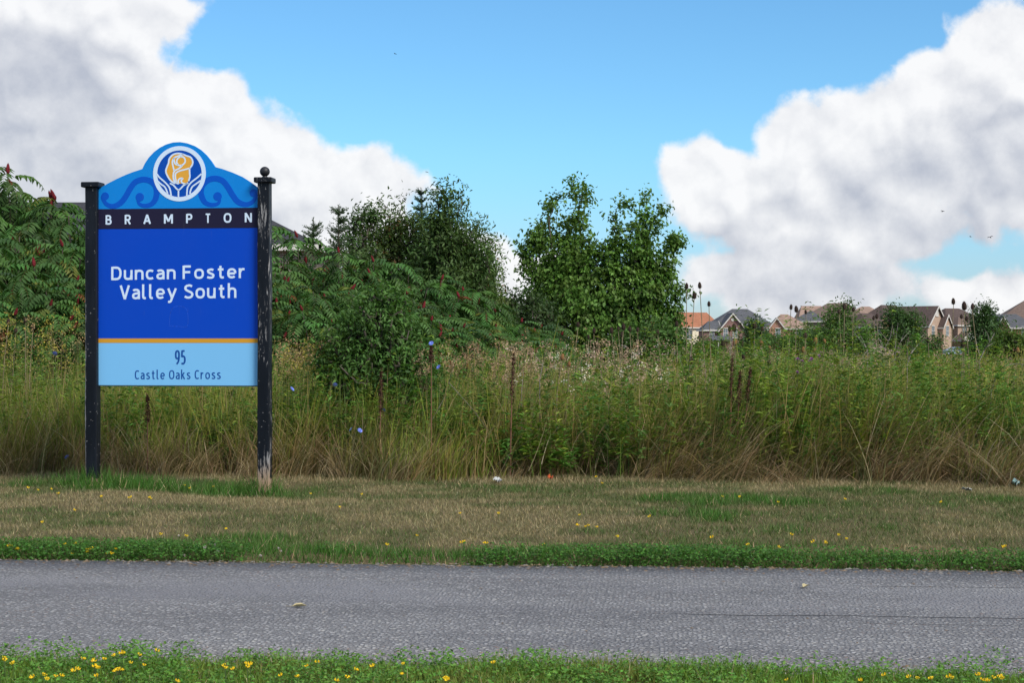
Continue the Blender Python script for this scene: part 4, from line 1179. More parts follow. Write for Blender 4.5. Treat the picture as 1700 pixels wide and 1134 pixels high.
def sumac(px, pytop, D, variant, label, rz, group):
    stm, fol, heads = SUM[variant]; hv = (3.0, 2.7, 3.3, 2.5)[variant]
    k = D / F; x = (px - CX) * k; z0 = float(gz(x, D)); s_ = (H + (CY - pytop) * k - z0) / (hv + 0.18)
    root = tag(link('sumac_shrub', None, loc=(x, D, z0), rot=(0, 0, rz)), label, 'shrub', group); root.scale = (max(s_, 0.85),) * 2 + (s_,)
    link('stems', stm, root); link('foliage', fol, root)
    for (p_, sc_) in heads:
        h_ = link('seed_head', HEAD, root, loc=p_); h_.scale = (sc_ * 0.85,) * 2 + (sc_ * 0.85,); h_.rotation_euler = (0.4 * math.sin(p_[0] * 9), 0.4 * math.cos(p_[1] * 7), p_[0] * 5)


GL, GM = 'sumac thicket left of the sign', 'sumac thicket right of the sign'
sl = 'sumac shrub in the thicket left of the sign, '
for (px, py, D, va, lab, gr) in (
        (30, 268, 27, 2, sl + 'the tallest, its top against the cloud', GL), (-40, 318, 26, 0, sl + 'cut by the picture edge', GL), (75, 322, 26.5, 0, sl + 'directly under the far roof', GL),
        (130, 335, 26, 1, sl + 'touching the left post', GL), (20, 372, 25, 1, sl + 'middle row below the tallest', GL), (95, 392, 24.6, 3, sl + 'middle row by the post', GL), (-50, 420, 24, 3, sl + 'low at the picture edge', GL), (50, 448, 23.2, 1, sl + 'front row, lowest', GL), (125, 452, 23.4, 3, sl + 'front row by the post', GL),
        (215, 350, 26.5, 0, 'sumac shrub hidden behind the left half of the sign', GM), (330, 360, 26.5, 1, 'sumac shrub hidden behind the right half of the sign', GM), (270, 420, 24.5, 3, 'low sumac shrub behind the middle of the sign', GM),
        (455, 358, 27.5, 0, 'sumac shrub just right of the right post, beneath the far roof', GM), (508, 378, 27, 0, 'sumac shrub in front of the low spruce', GM), (400, 430, 24.8, 1, 'sumac shrub partly behind the right post', GM),
        (560, 405, 26.5, 0, 'sumac shrub in front of the spiky spruce', GM), (475, 455, 24.5, 3, 'low sumac shrub in the front row by the right post', GM), (535, 470, 24, 1, 'low sumac shrub left of the fresh green bush', GM),
        (615, 420, 27, 3, 'sumac shrub below the thin young tree', GM), (665, 438, 27, 1, 'sumac shrub below the brownish buckthorn', GM), (610, 480, 24.5, 3, 'low sumac shrub above the fresh green bush', GM), (720, 452, 27, 0, 'sumac shrub below the slender ash', GM),
        (690, 505, 25, 1, 'low sumac shrub right of the fresh green bush', GM), (775, 472, 27.5, 3, 'sumac shrub below the broad buckthorn', GM), (755, 520, 25.5, 3, 'low sumac shrub in the middle of the right thicket', GM), (825, 510, 28, 1, 'sumac shrub at the right end of the thicket', GM), (815, 535, 26, 3, 'lowest sumac shrub at the right end of the thicket', GM), (875, 535, 29, 1, 'sumac shrub at the foot of the maple', GM)):
    sumac(px, py, D, va, lab, px * 0.7, gr)
#TREESEND

# ------------------------------------------------------------------ houses beyond the field
def mat_roof(name, col):
    m, t, bs = mat_new(name)
    tc = t.n('ShaderNodeTexCoord').outputs['Object']
    br = t.n('ShaderNodeTexBrick', {'Vector': t.v('MULTIPLY', tc, (1, 1, 1)), 'Scale': 1.0, 'Mortar Size': 0.012, 'Brick Width': 0.34, 'Row Height': 0.14,
                                    'Color1': (*[x * 0.82 for x in col], 1), 'Color2': (*[min(1, x * 1.18) for x in col], 1), 'Mortar': (*[x * 0.6 for x in col], 1)})
    nz = t.noise(tc, 0.8, 5, 0.65).outputs[0]
    c = t.mix(t.remap(nz, 0.3, 0.7, 0, 0.45), br.outputs[0], tuple(x * 0.7 for x in col))
    t.t.links.new(c, bs.inputs['Base Color']); bs.inputs['Roughness'].default_value = 0.9; bs.inputs['Specular IOR Level'].default_value = 0.2
    return m


def mat_brick(name, col):
    m, t, bs = mat_new(name)
    tc = t.n('ShaderNodeTexCoord').outputs['Object']
    sp = t.n('ShaderNodeSeparateXYZ', {0: tc}); vec = t.n('ShaderNodeCombineXYZ', {0: t.m('ADD', sp.outputs[0], sp.outputs[1]), 1: sp.outputs[2], 2: 0.0}).outputs[0]
    br = t.n('ShaderNodeTexBrick', {'Vector': vec, 'Scale': 1.0, 'Mortar Size': 0.01, 'Brick Width': 0.24, 'Row Height': 0.08,
                                    'Color1': (*[x * 0.75 for x in col], 1), 'Color2': (*[min(1, x * 1.2) for x in col], 1), 'Mortar': (0.4, 0.38, 0.35, 1)})
    c = t.mix(t.remap(t.noise(tc, 1.3, 4, 0.6).outputs[0], 0.3, 0.7, 0, 0.3), br.outputs[0], tuple(x * 0.75 for x in col))
    t.t.links.new(c, bs.inputs['Base Color']); bs.inputs['Roughness'].default_value = 0.9
    return m


RF_GREY = mat_roof('shingle_grey', (0.105, 0.11, 0.125)); RF_BROWN = mat_roof('shingle_brown', (0.165, 0.120, 0.102)); RF_TAN = mat_roof('shingle_tan', (0.33, 0.23, 0.185)); RF_ORANGE_SUNLIT = mat_roof('shingle_orange_sunlit', (0.36, 0.155, 0.09)); RF_DARK = mat_roof('shingle_dark_brown', (0.098, 0.072, 0.066)); RF_CHAR = mat_roof('shingle_charcoal', (0.05, 0.052, 0.062))  # the orange roof has its warm sunlight put into the colour
BK_RED = mat_brick('brick_dark_red', (0.16, 0.042, 0.036)); BK_ORANGE = mat_brick('brick_orange', (0.42, 0.16, 0.09)); BK_TAN = mat_brick('brick_tan', (0.42, 0.27, 0.18)); BK_BROWN = mat_brick('brick_brown', (0.22, 0.15, 0.12))
M_TRIM = mat_plain('white_trim', (0.56, 0.54, 0.51), 0.6); M_CREAM = mat_plain('cream_siding', (0.68, 0.62, 0.48), 0.7)
mg, tg, bg_ = mat_new('window_glass'); bg_.inputs['Base Color'].default_value = (0.10, 0.14, 0.17, 1); bg_.inputs['Roughness'].default_value = 0.08; bg_.inputs['Specular IOR Level'].default_value = 0.8
M_GLASS = mg
M_GARAGE = mat_plain('garage_door', (0.45, 0.36, 0.28), 0.6)


def block(root, x0, x1, y0, y1, ze, zr, axis, wall, roof, ia=0.0, ib=0.0, over=0.35, trim=True, zb=0.0):
    """walled block under a roof with ridge along axis; ia/ib: hip inset at the low/high end of the ridge (0 = gable)"""
    w = MB(); w.box(x0, x1, y0, y1, zb, ze); ax = axis == 'x'
    if ax: ends = [((x0, y0), (x0, y1), (x0, (y0 + y1) / 2), ia), ((x1, y1), (x1, y0), (x1, (y0 + y1) / 2), ib)]
    else: ends = [((x1, y0), (x0, y0), ((x0 + x1) / 2, y0), ia), ((x0, y1), (x1, y1), ((x0 + x1) / 2, y1), ib)]
    for (p, q_, m, ins) in ends:
        if not ins: w.poly([(p[0], p[1], ze), (m[0], m[1], zr - 0.05), (q_[0], q_[1], ze)])
    w.build('wall', wall, root)
    X0, X1, Y0, Y1 = x0 - over, x1 + over, y0 - over, y1 + over
    sl_ = (zr - ze) / ((y1 - y0) / 2 if ax else (x1 - x0) / 2); ze2 = ze - over * sl_; ze2 = max(ze2, ze - 0.3)
    r_ = MB(); th = 0.16
    if ax: A, B = (X0 + (ia + over if ia else 0), (y0 + y1) / 2), (X1 - (ib + over if ib else 0), (y0 + y1) / 2)
    else: A, B = ((x0 + x1) / 2, Y0 + (ia + over if ia else 0)), ((x0 + x1) / 2, Y1 - (ib + over if ib else 0))
    for dz in (0, -th):
        c = [(X0, Y0, ze2 + dz), (X1, Y0, ze2 + dz), (X1, Y1, ze2 + dz), (X0, Y1, ze2 + dz)]; a, b = (*A, zr + dz), (*B, zr + dz)
        if ax: fs = [[c[0], c[1], b, a], [c[2], c[3], a, b]] + ([[c[3], c[0], a]] if ia else []) + ([[c[1], c[2], b]] if ib else [])
        else: fs = [[c[1], c[2], b, a], [c[3], c[0], a, b]] + ([[c[0], c[1], a]] if ia else []) + ([[c[2], c[3], b]] if ib else [])
        for f in fs: r_.poly(f if dz == 0 else f[::-1])
    ro = r_.build('roof', roof, root)
    if trim:
        t_ = MB(); k = 0.012
        if ax: eaves = [((X0, Y0), (X1, Y0), 0), ((X0, Y1), (X1, Y1), 0)]
        else: eaves = [((X0, Y0), (X0, Y1), 1), ((X1, Y0), (X1, Y1), 1)]
        if ax and ia: eaves.append(((X0, Y0), (X0, Y1), 1))
        if ax and ib: eaves.append(((X1, Y0), (X1, Y1), 1))
        if not ax and ia: eaves.append(((X0, Y0), (X1, Y0), 0))
        if not ax and ib: eaves.append(((X0, Y1), (X1, Y1), 0))
        for (p, q_, o) in eaves:
            e = 0.05
            if o == 0: t_.box(p[0] - e, q_[0] + e, p[1] - e, p[1] + e, ze2 - th - 0.06, ze2 + 0.01)
            else: t_.box(p[0] - e - k, p[0] + e + k, p[1] - e, q_[1] + e, ze2 - th - 0.07, ze2 + 0.015)
        # barge boards on the gable ends
        def barge(P, Q, nx, ny):
            d = 0.07
            t_.poly([(P[0] + nx * d, P[1] + ny * d, P[2] + .03), (Q[0] + nx * d, Q[1] + ny * d, Q[2] + .03), (Q[0] + nx * d, Q[1] + ny * d, Q[2] - .28), (P[0] + nx * d, P[1] + ny * d, P[2] - .28)])
            t_.poly([(P[0] + nx * d, P[1] + ny * d, P[2] + .03), (Q[0] + nx * d, Q[1] + ny * d, Q[2] + .03), (Q[0], Q[1], Q[2] + .03), (P[0], P[1], P[2] + .03)])
        for (ins, e_, nx, ny) in ((ia, 0, -1 if ax else 0, 0 if ax else -1), (ib, 1, 1 if ax else 0, 0 if ax else 1)):
            if not ins:
                top = (*(B if e_ else A), zr)
                if ax: lo = [((X1 if e_ else X0), Y0, ze2), ((X1 if e_ else X0), Y1, ze2)]
                else: lo = [(X0, (Y1 if e_ else Y0), ze2), (X1, (Y1 if e_ else Y0), ze2)]
                for l_ in lo: barge(l_, top, nx, ny)
        t_.build('fascia', M_TRIM, ro)
    return ro


def window(root, x, z, w_, h_, face='front', at=0.0, arch=False, mat=None):
    """a framed window on a wall: face front at y = at, or right at x = at"""
    f = MB(); p_ = MB(); d = 0.06; fr = 0.09
    def bx(m, a0, a1, b0, b1, o0, o1):
        if face == 'front': m.box(a0, a1, at - o1, at - o0, b0, b1)
        elif face == 'left': m.box(at - o1, at - o0, a0, a1, b0, b1)
        else: m.box(at + o0, at + o1, a0, a1, b0, b1)
    bx(f, x - w_ / 2 - fr, x - w_ / 2, z - h_ / 2, z + h_ / 2, 0.002, d); bx(f, x + w_ / 2, x + w_ / 2 + fr, z - h_ / 2, z + h_ / 2, 0.002, d)
    bx(f, x - w_ / 2 - fr, x + w_ / 2 + fr, z + h_ / 2, z + h_ / 2 + fr * 1.6, 0.002, d + .02); bx(f, x - w_ / 2 - fr * 1.8, x + w_ / 2 + fr * 1.8, z - h_ / 2 - fr * 1.6, z - h_ / 2, 0.002, d + .05)
    bx(f, x - 0.03, x + 0.03, z - h_ / 2, z + h_ / 2, 0.03, d - .01); bx(f, x - w_ / 2, x + w_ / 2, z - 0.03, z + 0.03, 0.031, d - .012)
    fo = f.build('window', M_TRIM, root)
    bx(p_, x - w_ / 2, x + w_ / 2, z - h_ / 2, z + h_ / 2, 0.002, 0.02)
    p_.build('pane', mat or M_GLASS, fo)
    return fo


HOUSES = 'houses along the far side of the field'


def house(px, D, yaw, label):
    x = (px - CX) / F * D; z = float(gz(x, D))
    return tag(link('brick_house', None, loc=(x, D, z), rot=(0, 0, R(yaw))), label, 'house', HOUSES)


K = 290 / F                                            # metres per photo pixel out there
zz = lambda py, D=290: H + (CY - py) / F * D + 1.13
# orange-roofed house
h = house(1160, 310, 28, 'house with orange roof and salmon brick beside the maple')
block(h, -6.5, 4.5, 0, 9, 5.3, zz(518, 310), 'x', BK_ORANGE, RF_ORANGE_SUNLIT, 4.5, 0); block(h, -5.6, -1.4, -2, 4, 5.2, 7.2, 'y', M_CREAM, RF_ORANGE_SUNLIT, 2.0, 0)
window(h, -3.5, 3.6, 1.2, 1.5, 'front', -2); window(h, 1.5, 3.6, 1.2, 1.5, 'front', 0)
# dark red brick house with grey roof
h = house(1228, 290, 4, 'dark red brick house with grey hipped roof and arched front windows')
block(h, -5.3, 7.0, 0.0, 10, zz(545), zz(512), 'x', BK_RED, RF_GREY, 5.0, 4.6)
block(h, -3.7, 0.6, -1.6, 4, zz(546), zz(520), 'y', BK_RED, RF_GREY, 0, 1.0); block(h, -6.4, -3.72, -0.8, 3.5, zz(546), zz(533), 'x', BK_RED, RF_GREY, 1.2, 0.0, 0.3)
window(h, -5.0, zz(554), 0.75, 1.35, 'front', -0.8); window(h, -2.75, zz(553), 0.62, 1.5, 'front', -1.6); window(h, -1.15, zz(553), 0.62, 1.5, 'front', -1.6)
MB().lathe([(0.28, 0), (0.28, 0.04)], sides=14).build('vent', M_TRIM, h, loc=(-1.55, -1.64, zz(531)), rot=(R(90), 0, 0))
pr = MB().poly([(-5.6, -3.2, 2.6), (-1.9, -3.2, 2.6), (-1.9, -1.62, 3.3), (-5.6, -1.62, 3.3)]).poly([(-5.6, -3.2, 2.45), (-5.6, -1.62, 2.45), (-1.9, -1.62, 2.45), (-1.9, -3.2, 2.45)]).box(-5.6, -1.9, -3.24, -3.16, 2.4, 2.62).build('porch_roof', RF_GREY, h)
for xx in (-4.3, -2.2): MB().box(xx - .09, xx + .09, -3.15, -2.97, 0, 2.45).build('porch_post', M_TRIM, h)
MB().tube([(3.6, 2.0, zz(535)), (3.6, 2.0, zz(527))], [0.16, 0.14], 8).build('roof_vent', M_TRIM, h)
# small white-trimmed gable house
h = house(1300, 285, -6, 'orange brick house with white-trimmed triangular gable and tan roof')
block(h, -2.4, 4.6, 0, 8, zz(543, 285), zz(521, 285), 'x', BK_ORANGE, RF_TAN, 2.2, 3.6); block(h, -2.35, 0.15, -1.2, 4, zz(543.5, 285), zz(527, 285), 'y', BK_ORANGE, RF_GREY, 0, 0.8, 0.25)
window(h, -0.9, zz(552, 285), 0.7, 1.3, 'front', -1.2); window(h, 2.5, zz(552, 285), 0.9, 1.3, 'front', 0)
# big taupe roof
h = house(1378, 300, -14, 'house with big taupe roof behind the tall shrub and teasels')
block(h, -5.5, 6.5, 0, 11, zz(530, 300), zz(502, 300), 'x', BK_BROWN, RF_BROWN, 4.8, 3.8); block(h, -6.3, -1.0, -2.5, 5, zz(532, 300), zz(516, 300), 'x', BK_BROWN, RF_GREY, 2.6, 2.2)
window(h, 2.0, 4.2, 1.2, 1.5, 'front', 0); window(h, -3.6, 4.2, 1.2, 1.5, 'front', -2.5)
h = house(1352, 325, 0, 'tan-roofed house peeking out behind the big taupe roof')
block(h, -3.0, 5, 0, 8, zz(535, 325), zz(507, 325), 'x', BK_TAN, RF_TAN, 1.2, 3.0)
h = house(1428, 315, -20, 'house with sunlit tan roof between the taupe and the dark brown roof')
block(h, -4.5, 5.0, 0, 10, zz(530, 315), zz(508, 315), 'x', BK_TAN, RF_TAN, 4.0, 4.0)
# dark brown roof, gable turned to the right
h = house(1537, 285, 52, 'tan brick house with long dark brown roof and narrow white gable')
block(h, -3.6, 3.6, -2, 9.5, zz(539, 285), zz(508, 285), 'y', BK_TAN, RF_DARK, 0, 2.5); block(h, -6.5, 3.0, 3.0, 11, zz(540, 285), zz(505.5, 285), 'x', BK_BROWN, RF_DARK, 4, 0)
block(h, 0.4, 3.9, -2.9, 1, zz(541, 285), zz(522, 285), 'y', BK_TAN, RF_DARK, 0, 0.6, 0.25); window(h, 2.1, zz(549, 285), 1.0, 1.5, 'front', -2.9); window(h, -1.6, zz(549, 285), 1.0, 1.5, 'front', -2.0); window(h, 0, zz(519, 285), 0.9, 1.1, 'front', -2.0, mat=M_TRIM)
h = house(1452, 282, 40, 'low dark wing of brown roof left of the narrow white gable')
block(h, -4.2, 3.0, -2, 5, zz(541, 282), zz(520, 282), 'x', BK_BROWN, RF_DARK, 2.5, 2.0); window(h, -1.5, 3.6, 1.2, 1.4, 'front', -2)
# brown roof with garage
h = house(1608, 293, 24, 'tan brick house with dark garage arch and pale gabled porch')
block(h, -4.6, 6, 0, 10, zz(541, 293), zz(511, 293), 'x', BK_BROWN, RF_DARK, 3.5, 4.0); block(h, -3.6, -0.8, -1.6, 3, zz(536, 280), zz(524, 280), 'y', BK_TAN, RF_BROWN, 1.6, 0.5, 0.3)
window(h, -2.1, zz(549, 280), 0.8, 1.6, 'front', -1.6, mat=M_GLASS); block(h, -4.4, -1.6, -3.8, -1.62, 2.75, 3.9, 'y', M_TRIM, RF_BROWN, 0, 0, 0.2, zb=2.45); block(h, -1.55, 2.0, -2.6, 0.5, 2.7, 3.6, 'x', BK_TAN, RF_BROWN, 0.9, 0.9, 0.25)
gd = MB().box(-1.2, 1.5, -2.64, -2.605, 0.02, 2.0); gd.prism([(-1.2, 2.0), (1.5, 2.0), (1.1, 2.25), (0.15, 2.38), (-0.8, 2.25)], -2.64, -2.605).build('garage_door', mat_plain('dark_garage', (0.03, 0.03, 0.035), 0.6), h)
for xx in (-4.3, -1.75): MB().box(xx - .08, xx + .08, -3.75, -3.59, 0, 2.45).build('porch_post', M_TRIM, h)
MB().box(-3.5, -2.5, -0.06, -0.01, 0.02, 2.1).build('front_door', mat_plain('door_paint', (0.10, 0.05, 0.04), 0.5), h)
# right edge
h = house(1722, 262, -8, 'brown and grey roofed house cut off by the right picture edge')
block(h, -6.5, 8, 0, 12, zz(537, 262), zz(497, 262), 'x', BK_BROWN, RF_BROWN, 5.5, 5.0); block(h, -6.8, -0.5, -2.5, 5, zz(542, 262), zz(521, 262), 'x', BK_ORANGE, RF_GREY, 0.0, 2.5)
block(h, -6.6, -4.6, -3.4, 0, zz(545, 262), zz(524, 262), 'y', BK_ORANGE, RF_GREY, 0, 0.5, 0.25); window(h, -2.2, zz(551, 262), 1.0, 1.4, 'front', -2.5)
# charcoal roof right behind the sumac
h = tag(link('brick_house', None, loc=((247 - CX) / F * 62, 62, float(gz(-13, 62)))), 'house with charcoal hipped roof rising behind the sign and sumac', 'house')
zl = lambda py: H + (CY - py) / F * 62 - float(gz(-13, 62))
block(h, -5.6, 6.0, 0, 10, zl(398), zl(271), 'x', BK_BROWN, RF_CHAR, 5.3, 5.6); block(h, -9.0, -1.6, 1.5, 9, zl(395), zl(316), 'x', BK_BROWN, RF_CHAR, 3.2, 0.5, 0.35)
window(h, -3, 3.2, 1.3, 1.5, 'front', 0); window(h, 3, 3.2, 1.3, 1.5, 'front', 0)

# street lamp
M_METAL = mat_plain('lamp_metal', (0.05, 0.052, 0.055), 0.5)
lx = (1645.5 - CX) / F * 250
lamp = tag(link('street_lamp', None, loc=(lx, 250, -1.13)), 'dark street lamp with curved arm above the houses at right', 'street lamp')
lz = lambda py: H + (CY - py) / F * 250 + 1.13
MB().tube([(0, 0, -.1), (0, 0, 3), (0, 0, lz(520))], [0.11, 0.09, 0.06], 8).build('pole', M_METAL, lamp)
MB().tube([(0, 0, lz(520.5)), (.05, 0, lz(516)), (.25, 0, lz(512)), (.55, 0, lz(510.3)), (1.0, 0, lz(510))], [0.05, 0.05, 0.045, 0.045, 0.045], 7).build('arm', M_METAL, lamp)
MB().lathe([(0.05, 0.0), (0.06, -0.25), (0.12, -0.32), (0.15, -0.55), (0.13, -0.62)][::-1], sides=10).build('lantern', M_METAL, lamp, loc=(1.0, 0, lz(509.2)))

# parked car in front of the garage
cx_ = (1591 - CX) / F * 268
car = tag(link('parked_car', None, loc=(cx_, 268, float(gz(cx_, 268))), rot=(0, 0, R(8))), 'pale silver-blue car parked below the garage arch', 'car')
M_CAR = mat_plain('car_paint', (0.36, 0.46, 0.62), 0.25, 0.05, 2, 0.6)
prof = [(-2.2, .35), (2.15, .35), (2.25, .62), (2.1, .85), (1.2, .98), (.55, 1.42), (-.9, 1.46), (-1.75, 1.05), (-2.2, .95), (-2.28, .6)]
b = MB(); n = len(prof)
for yy, ins in ((-.9, 0.0), (-.82, .0), (.82, .0), (.9, .0)):
    for (x, z) in prof: b.v.append((x, (yy * (1 if z < 1.0 else .82)), z))
for k in range(3):
    for i in range(n): j = (i + 1) % n; b.f.append((k * n + i, k * n + j, (k + 1) * n + j, (k + 1) * n + i))
b.f.append(tuple(range(n - 1, -1, -1))); b.f.append(tuple(3 * n + i for i in range(n))); b.build('body', M_CAR, car)
for sg in (-1, 1):
    MB().poly([(1.0, sg * .80, 1.02), (.5, sg * .765, 1.36), (-.85, sg * .765, 1.40), (-1.5, sg * .80, 1.05)][::sg]).build('side_window', M_GLASS, car, loc=(0, sg * .09, 0))
    for wx in (-1.4, 1.4):
        wh = MB().lathe([(.16, -.1), (.31, -.1), (.33, -.06), (.33, .06), (.31, .1), (.16, .1)], sides=16).build('wheel', mat_plain('tyre', (.02, .02, .02), .8), car, loc=(wx, sg * .84, .33), rot=(R(90), 0, 0))
        MB().lathe([(.02, -.11), (.19, -.115), (.19, .115), (.02, .11)], sides=12).build('rim', mat_plain('rim_metal', (.5, .5, .52), .3), wh)
    MB().box(2.16, 2.24, sg * .6 - .2, sg * .6 + .2, .66, .78).build('headlight', M_GLASS, car)
MB().poly([(1.17, -.7, 1.01), (1.17, .7, 1.01), (.58, .66, 1.41), (.58, -.66, 1.41)]).build('windscreen', M_GLASS, car, loc=(.02, 0, .01))

# ------------------------------------------------------------------ shrubs and trees in the middle distance
G_MID = 'shrubs between the field and the houses'
tree('shrub', 'dark shrub in front of the red brick house', 'shrub', 1245, 95, [(1250, 560, 22, 20), (1238, 578, 20, 12), (1270, 572, 24, 16), (1252, 548, 10, 12)], 150, 26, 0.17, (0.045, 0.095, 0.036), G_MID, spread=0.30, seed=31, tw=0.3)
tree('shrub', 'dark low shrub beneath the porch of the red brick house', 'shrub', 1172, 85, [(1165, 584, 22, 13), (1150, 590, 20, 12)], 110, 26, 0.15, (0.045, 0.100, 0.032), G_MID, spread=0.26, seed=32, tw=0.3)
tree('shrub', 'bright yellow-green shrub right of the maple foot', 'shrub', 1150, 45, [(1150, 590, 34, 14), (1180, 580, 10, 16), (1125, 585, 24, 16)], 110, 26, 0.09, (0.095, 0.175, 0.032), G_MID, spread=0.15, seed=33, tw=0.3)
tree('shrub', 'tall loose green shrub with teasels before the taupe roof', 'shrub', 1392, 60, [(1404, 518, 11, 18), (1388, 530, 18, 18), (1395, 555, 40, 26), (1360, 560, 30, 18), (1430, 565, 24, 20)], 220, 26, 0.11, (0.078, 0.155, 0.036), G_MID, spread=0.19, seed=34, tw=0.26)
tree('shrub', 'wide green shrub below the white-trimmed gable', 'shrub', 1320, 65, [(1300, 570, 40, 16), (1340, 556, 20, 14), (1330, 575, 40, 16)], 170, 26, 0.11, (0.075, 0.150, 0.034), G_MID, spread=0.2, seed=35, tw=0.26)
tree('field_tree', 'dark green tree with dead branches below the long brown roof', 'tree', 1490, 75, [(1484, 525, 18, 20), (1492, 540, 26, 26), (1515, 540, 18, 20), (1465, 555, 22, 20), (1500, 565, 34, 20)], 230, 26, 0.13, (0.055, 0.112, 0.032), G_MID, spread=0.2, seed=36, tw=0.28)
tree('shrub', 'dark shrub left of the silver-blue car', 'shrub', 1548, 70, [(1540, 578, 22, 12), (1553, 566, 10, 10), (1528, 586, 24, 10)], 80, 26, 0.12, (0.050, 0.102, 0.030), G_MID, spread=0.2, seed=37, tw=0.28)
tree('field_tree', 'dark rounded tree left of the street lamp', 'tree', 1633, 85, [(1632, 520, 14, 14), (1630, 535, 22, 22), (1634, 560, 30, 28), (1618, 580, 20, 12), (1650, 545, 16, 20)], 260, 26, 0.14, (0.050, 0.105, 0.032), G_MID, spread=0.22, seed=38, tw=0.28)
tree('shrub', 'bright yellow-green bush at the right picture edge', 'shrub', 1680, 40, [(1678, 565, 20, 16), (1700, 575, 30, 16), (1655, 580, 22, 12)], 150, 26, 0.075, (0.095, 0.165, 0.030), G_MID, spread=0.13, seed=39, tw=0.28)
tree('shrub', 'dark green shrub hugging the right foot of the maple', 'shrub', 1100, 40, [(1090, 560, 50, 26), (1050, 575, 40, 20)], 150, 26, 0.10, (0.065, 0.130, 0.030), G_MID, spread=0.16, seed=40, tw=0.3)
#HOUSESEND

# ------------------------------------------------------------------ teasels
def teasel_head_mesh():
    r = np.random.default_rng(5); b = MB()
    prof = [(0.004, 0.0), (0.016, 0.004), (0.024, 0.018), (0.026, 0.038), (0.022, 0.060), (0.013, 0.076), (0.003, 0.084)]
    b.lathe(prof, sides=10)
    for i in range(110):                                 # stiff spines
        a = i * 2.39996; t = (i + 0.5) / 110; z = 0.003 + 0.08 * t; rr = float(np.interp(z, [p[1] for p in prof], [p[0] for p in prof]))
        d = np.array([math.cos(a), math.sin(a), 0.5 + 0.5 * t]); d /= np.linalg.norm(d); p0 = np.array([rr * math.cos(a) * .95, rr * math.sin(a) * .95, z]); s_ = np.array([-math.sin(a), math.cos(a), 0]) * 0.0016
        b.poly([p0 - s_, p0 + s_, p0 + d * r.uniform(0.009, 0.014)])
    return b


M_TEASEL = [mat_plain('teasel_unlit', (0.040, 0.026, 0.022), 0.9, 0.3, 60, 0.1), mat_plain('teasel_sunlit', (0.22, 0.115, 0.05), 0.9, 0.3, 60, 0.1)]  # same head twice: unlit dark copy, brown copy with sunlight in its colour
TH = [teasel_head_mesh().mesh('seed_head', m_) for m_ in M_TEASEL]
br_ = MB()
for i in range(9):
    a = i * 0.698; c_, s_ = math.cos(a), math.sin(a); o = np.array([-s_, c_, 0]) * 0.0022
    P = [np.array([c_ * q_[0], s_ * q_[0], q_[1]]) for q_ in ((0.004, 0.0), (0.030, 0.004), (0.044, 0.028), (0.046, 0.066 if i % 2 else 0.05))]
    for k in range(3): br_.poly([P[k] - o * (1 - k * .3), P[k] + o * (1 - k * .3), P[k + 1] + o * (.7 - k * .3), P[k + 1] - o * (.7 - k * .3)])
BRACT = br_.mesh('bracts', M_STEM)


def teasel(px, py, D, size, label, group, tone=0, lean=0.0):
    x, y, z = W(px, py, D); g0 = float(gz(x, y)); rr = random.Random(int(px * 7 + py)); hh = z - g0 - 0.04 * size
    dx = lean if lean else rr.uniform(-0.10, 0.10); dy = rr.uniform(-0.06, 0.06)
    t = tag(link('teasel', None, loc=(x - dx, y - dy, g0)), label, 'teasel', group)
    BAGS.setdefault(('teasel', label), []).append(t)
    MB().tube([(0, 0, -.02), (dx * .25 + rr.uniform(-.015, .015), dy * .3, hh * .4), (dx * .65 + rr.uniform(-.01, .01), dy * .7, hh * .75), (dx, dy, hh)], [0.0065, 0.0052, 0.0042, 0.0034], 5).build('stem', M_STEM, t)
    hd_ = link('seed_head', TH[tone], t, loc=(dx, dy, hh - 0.002), rot=(rr.uniform(-.1, .1), rr.uniform(-.12, .12) + dx * .5, rr.uniform(0, 6))); size *= .68; hd_.scale = (size * rr.uniform(.92, 1.08), size * .98, size * rr.uniform(.92, 1.15))
    link('bracts', BRACT, hd_)


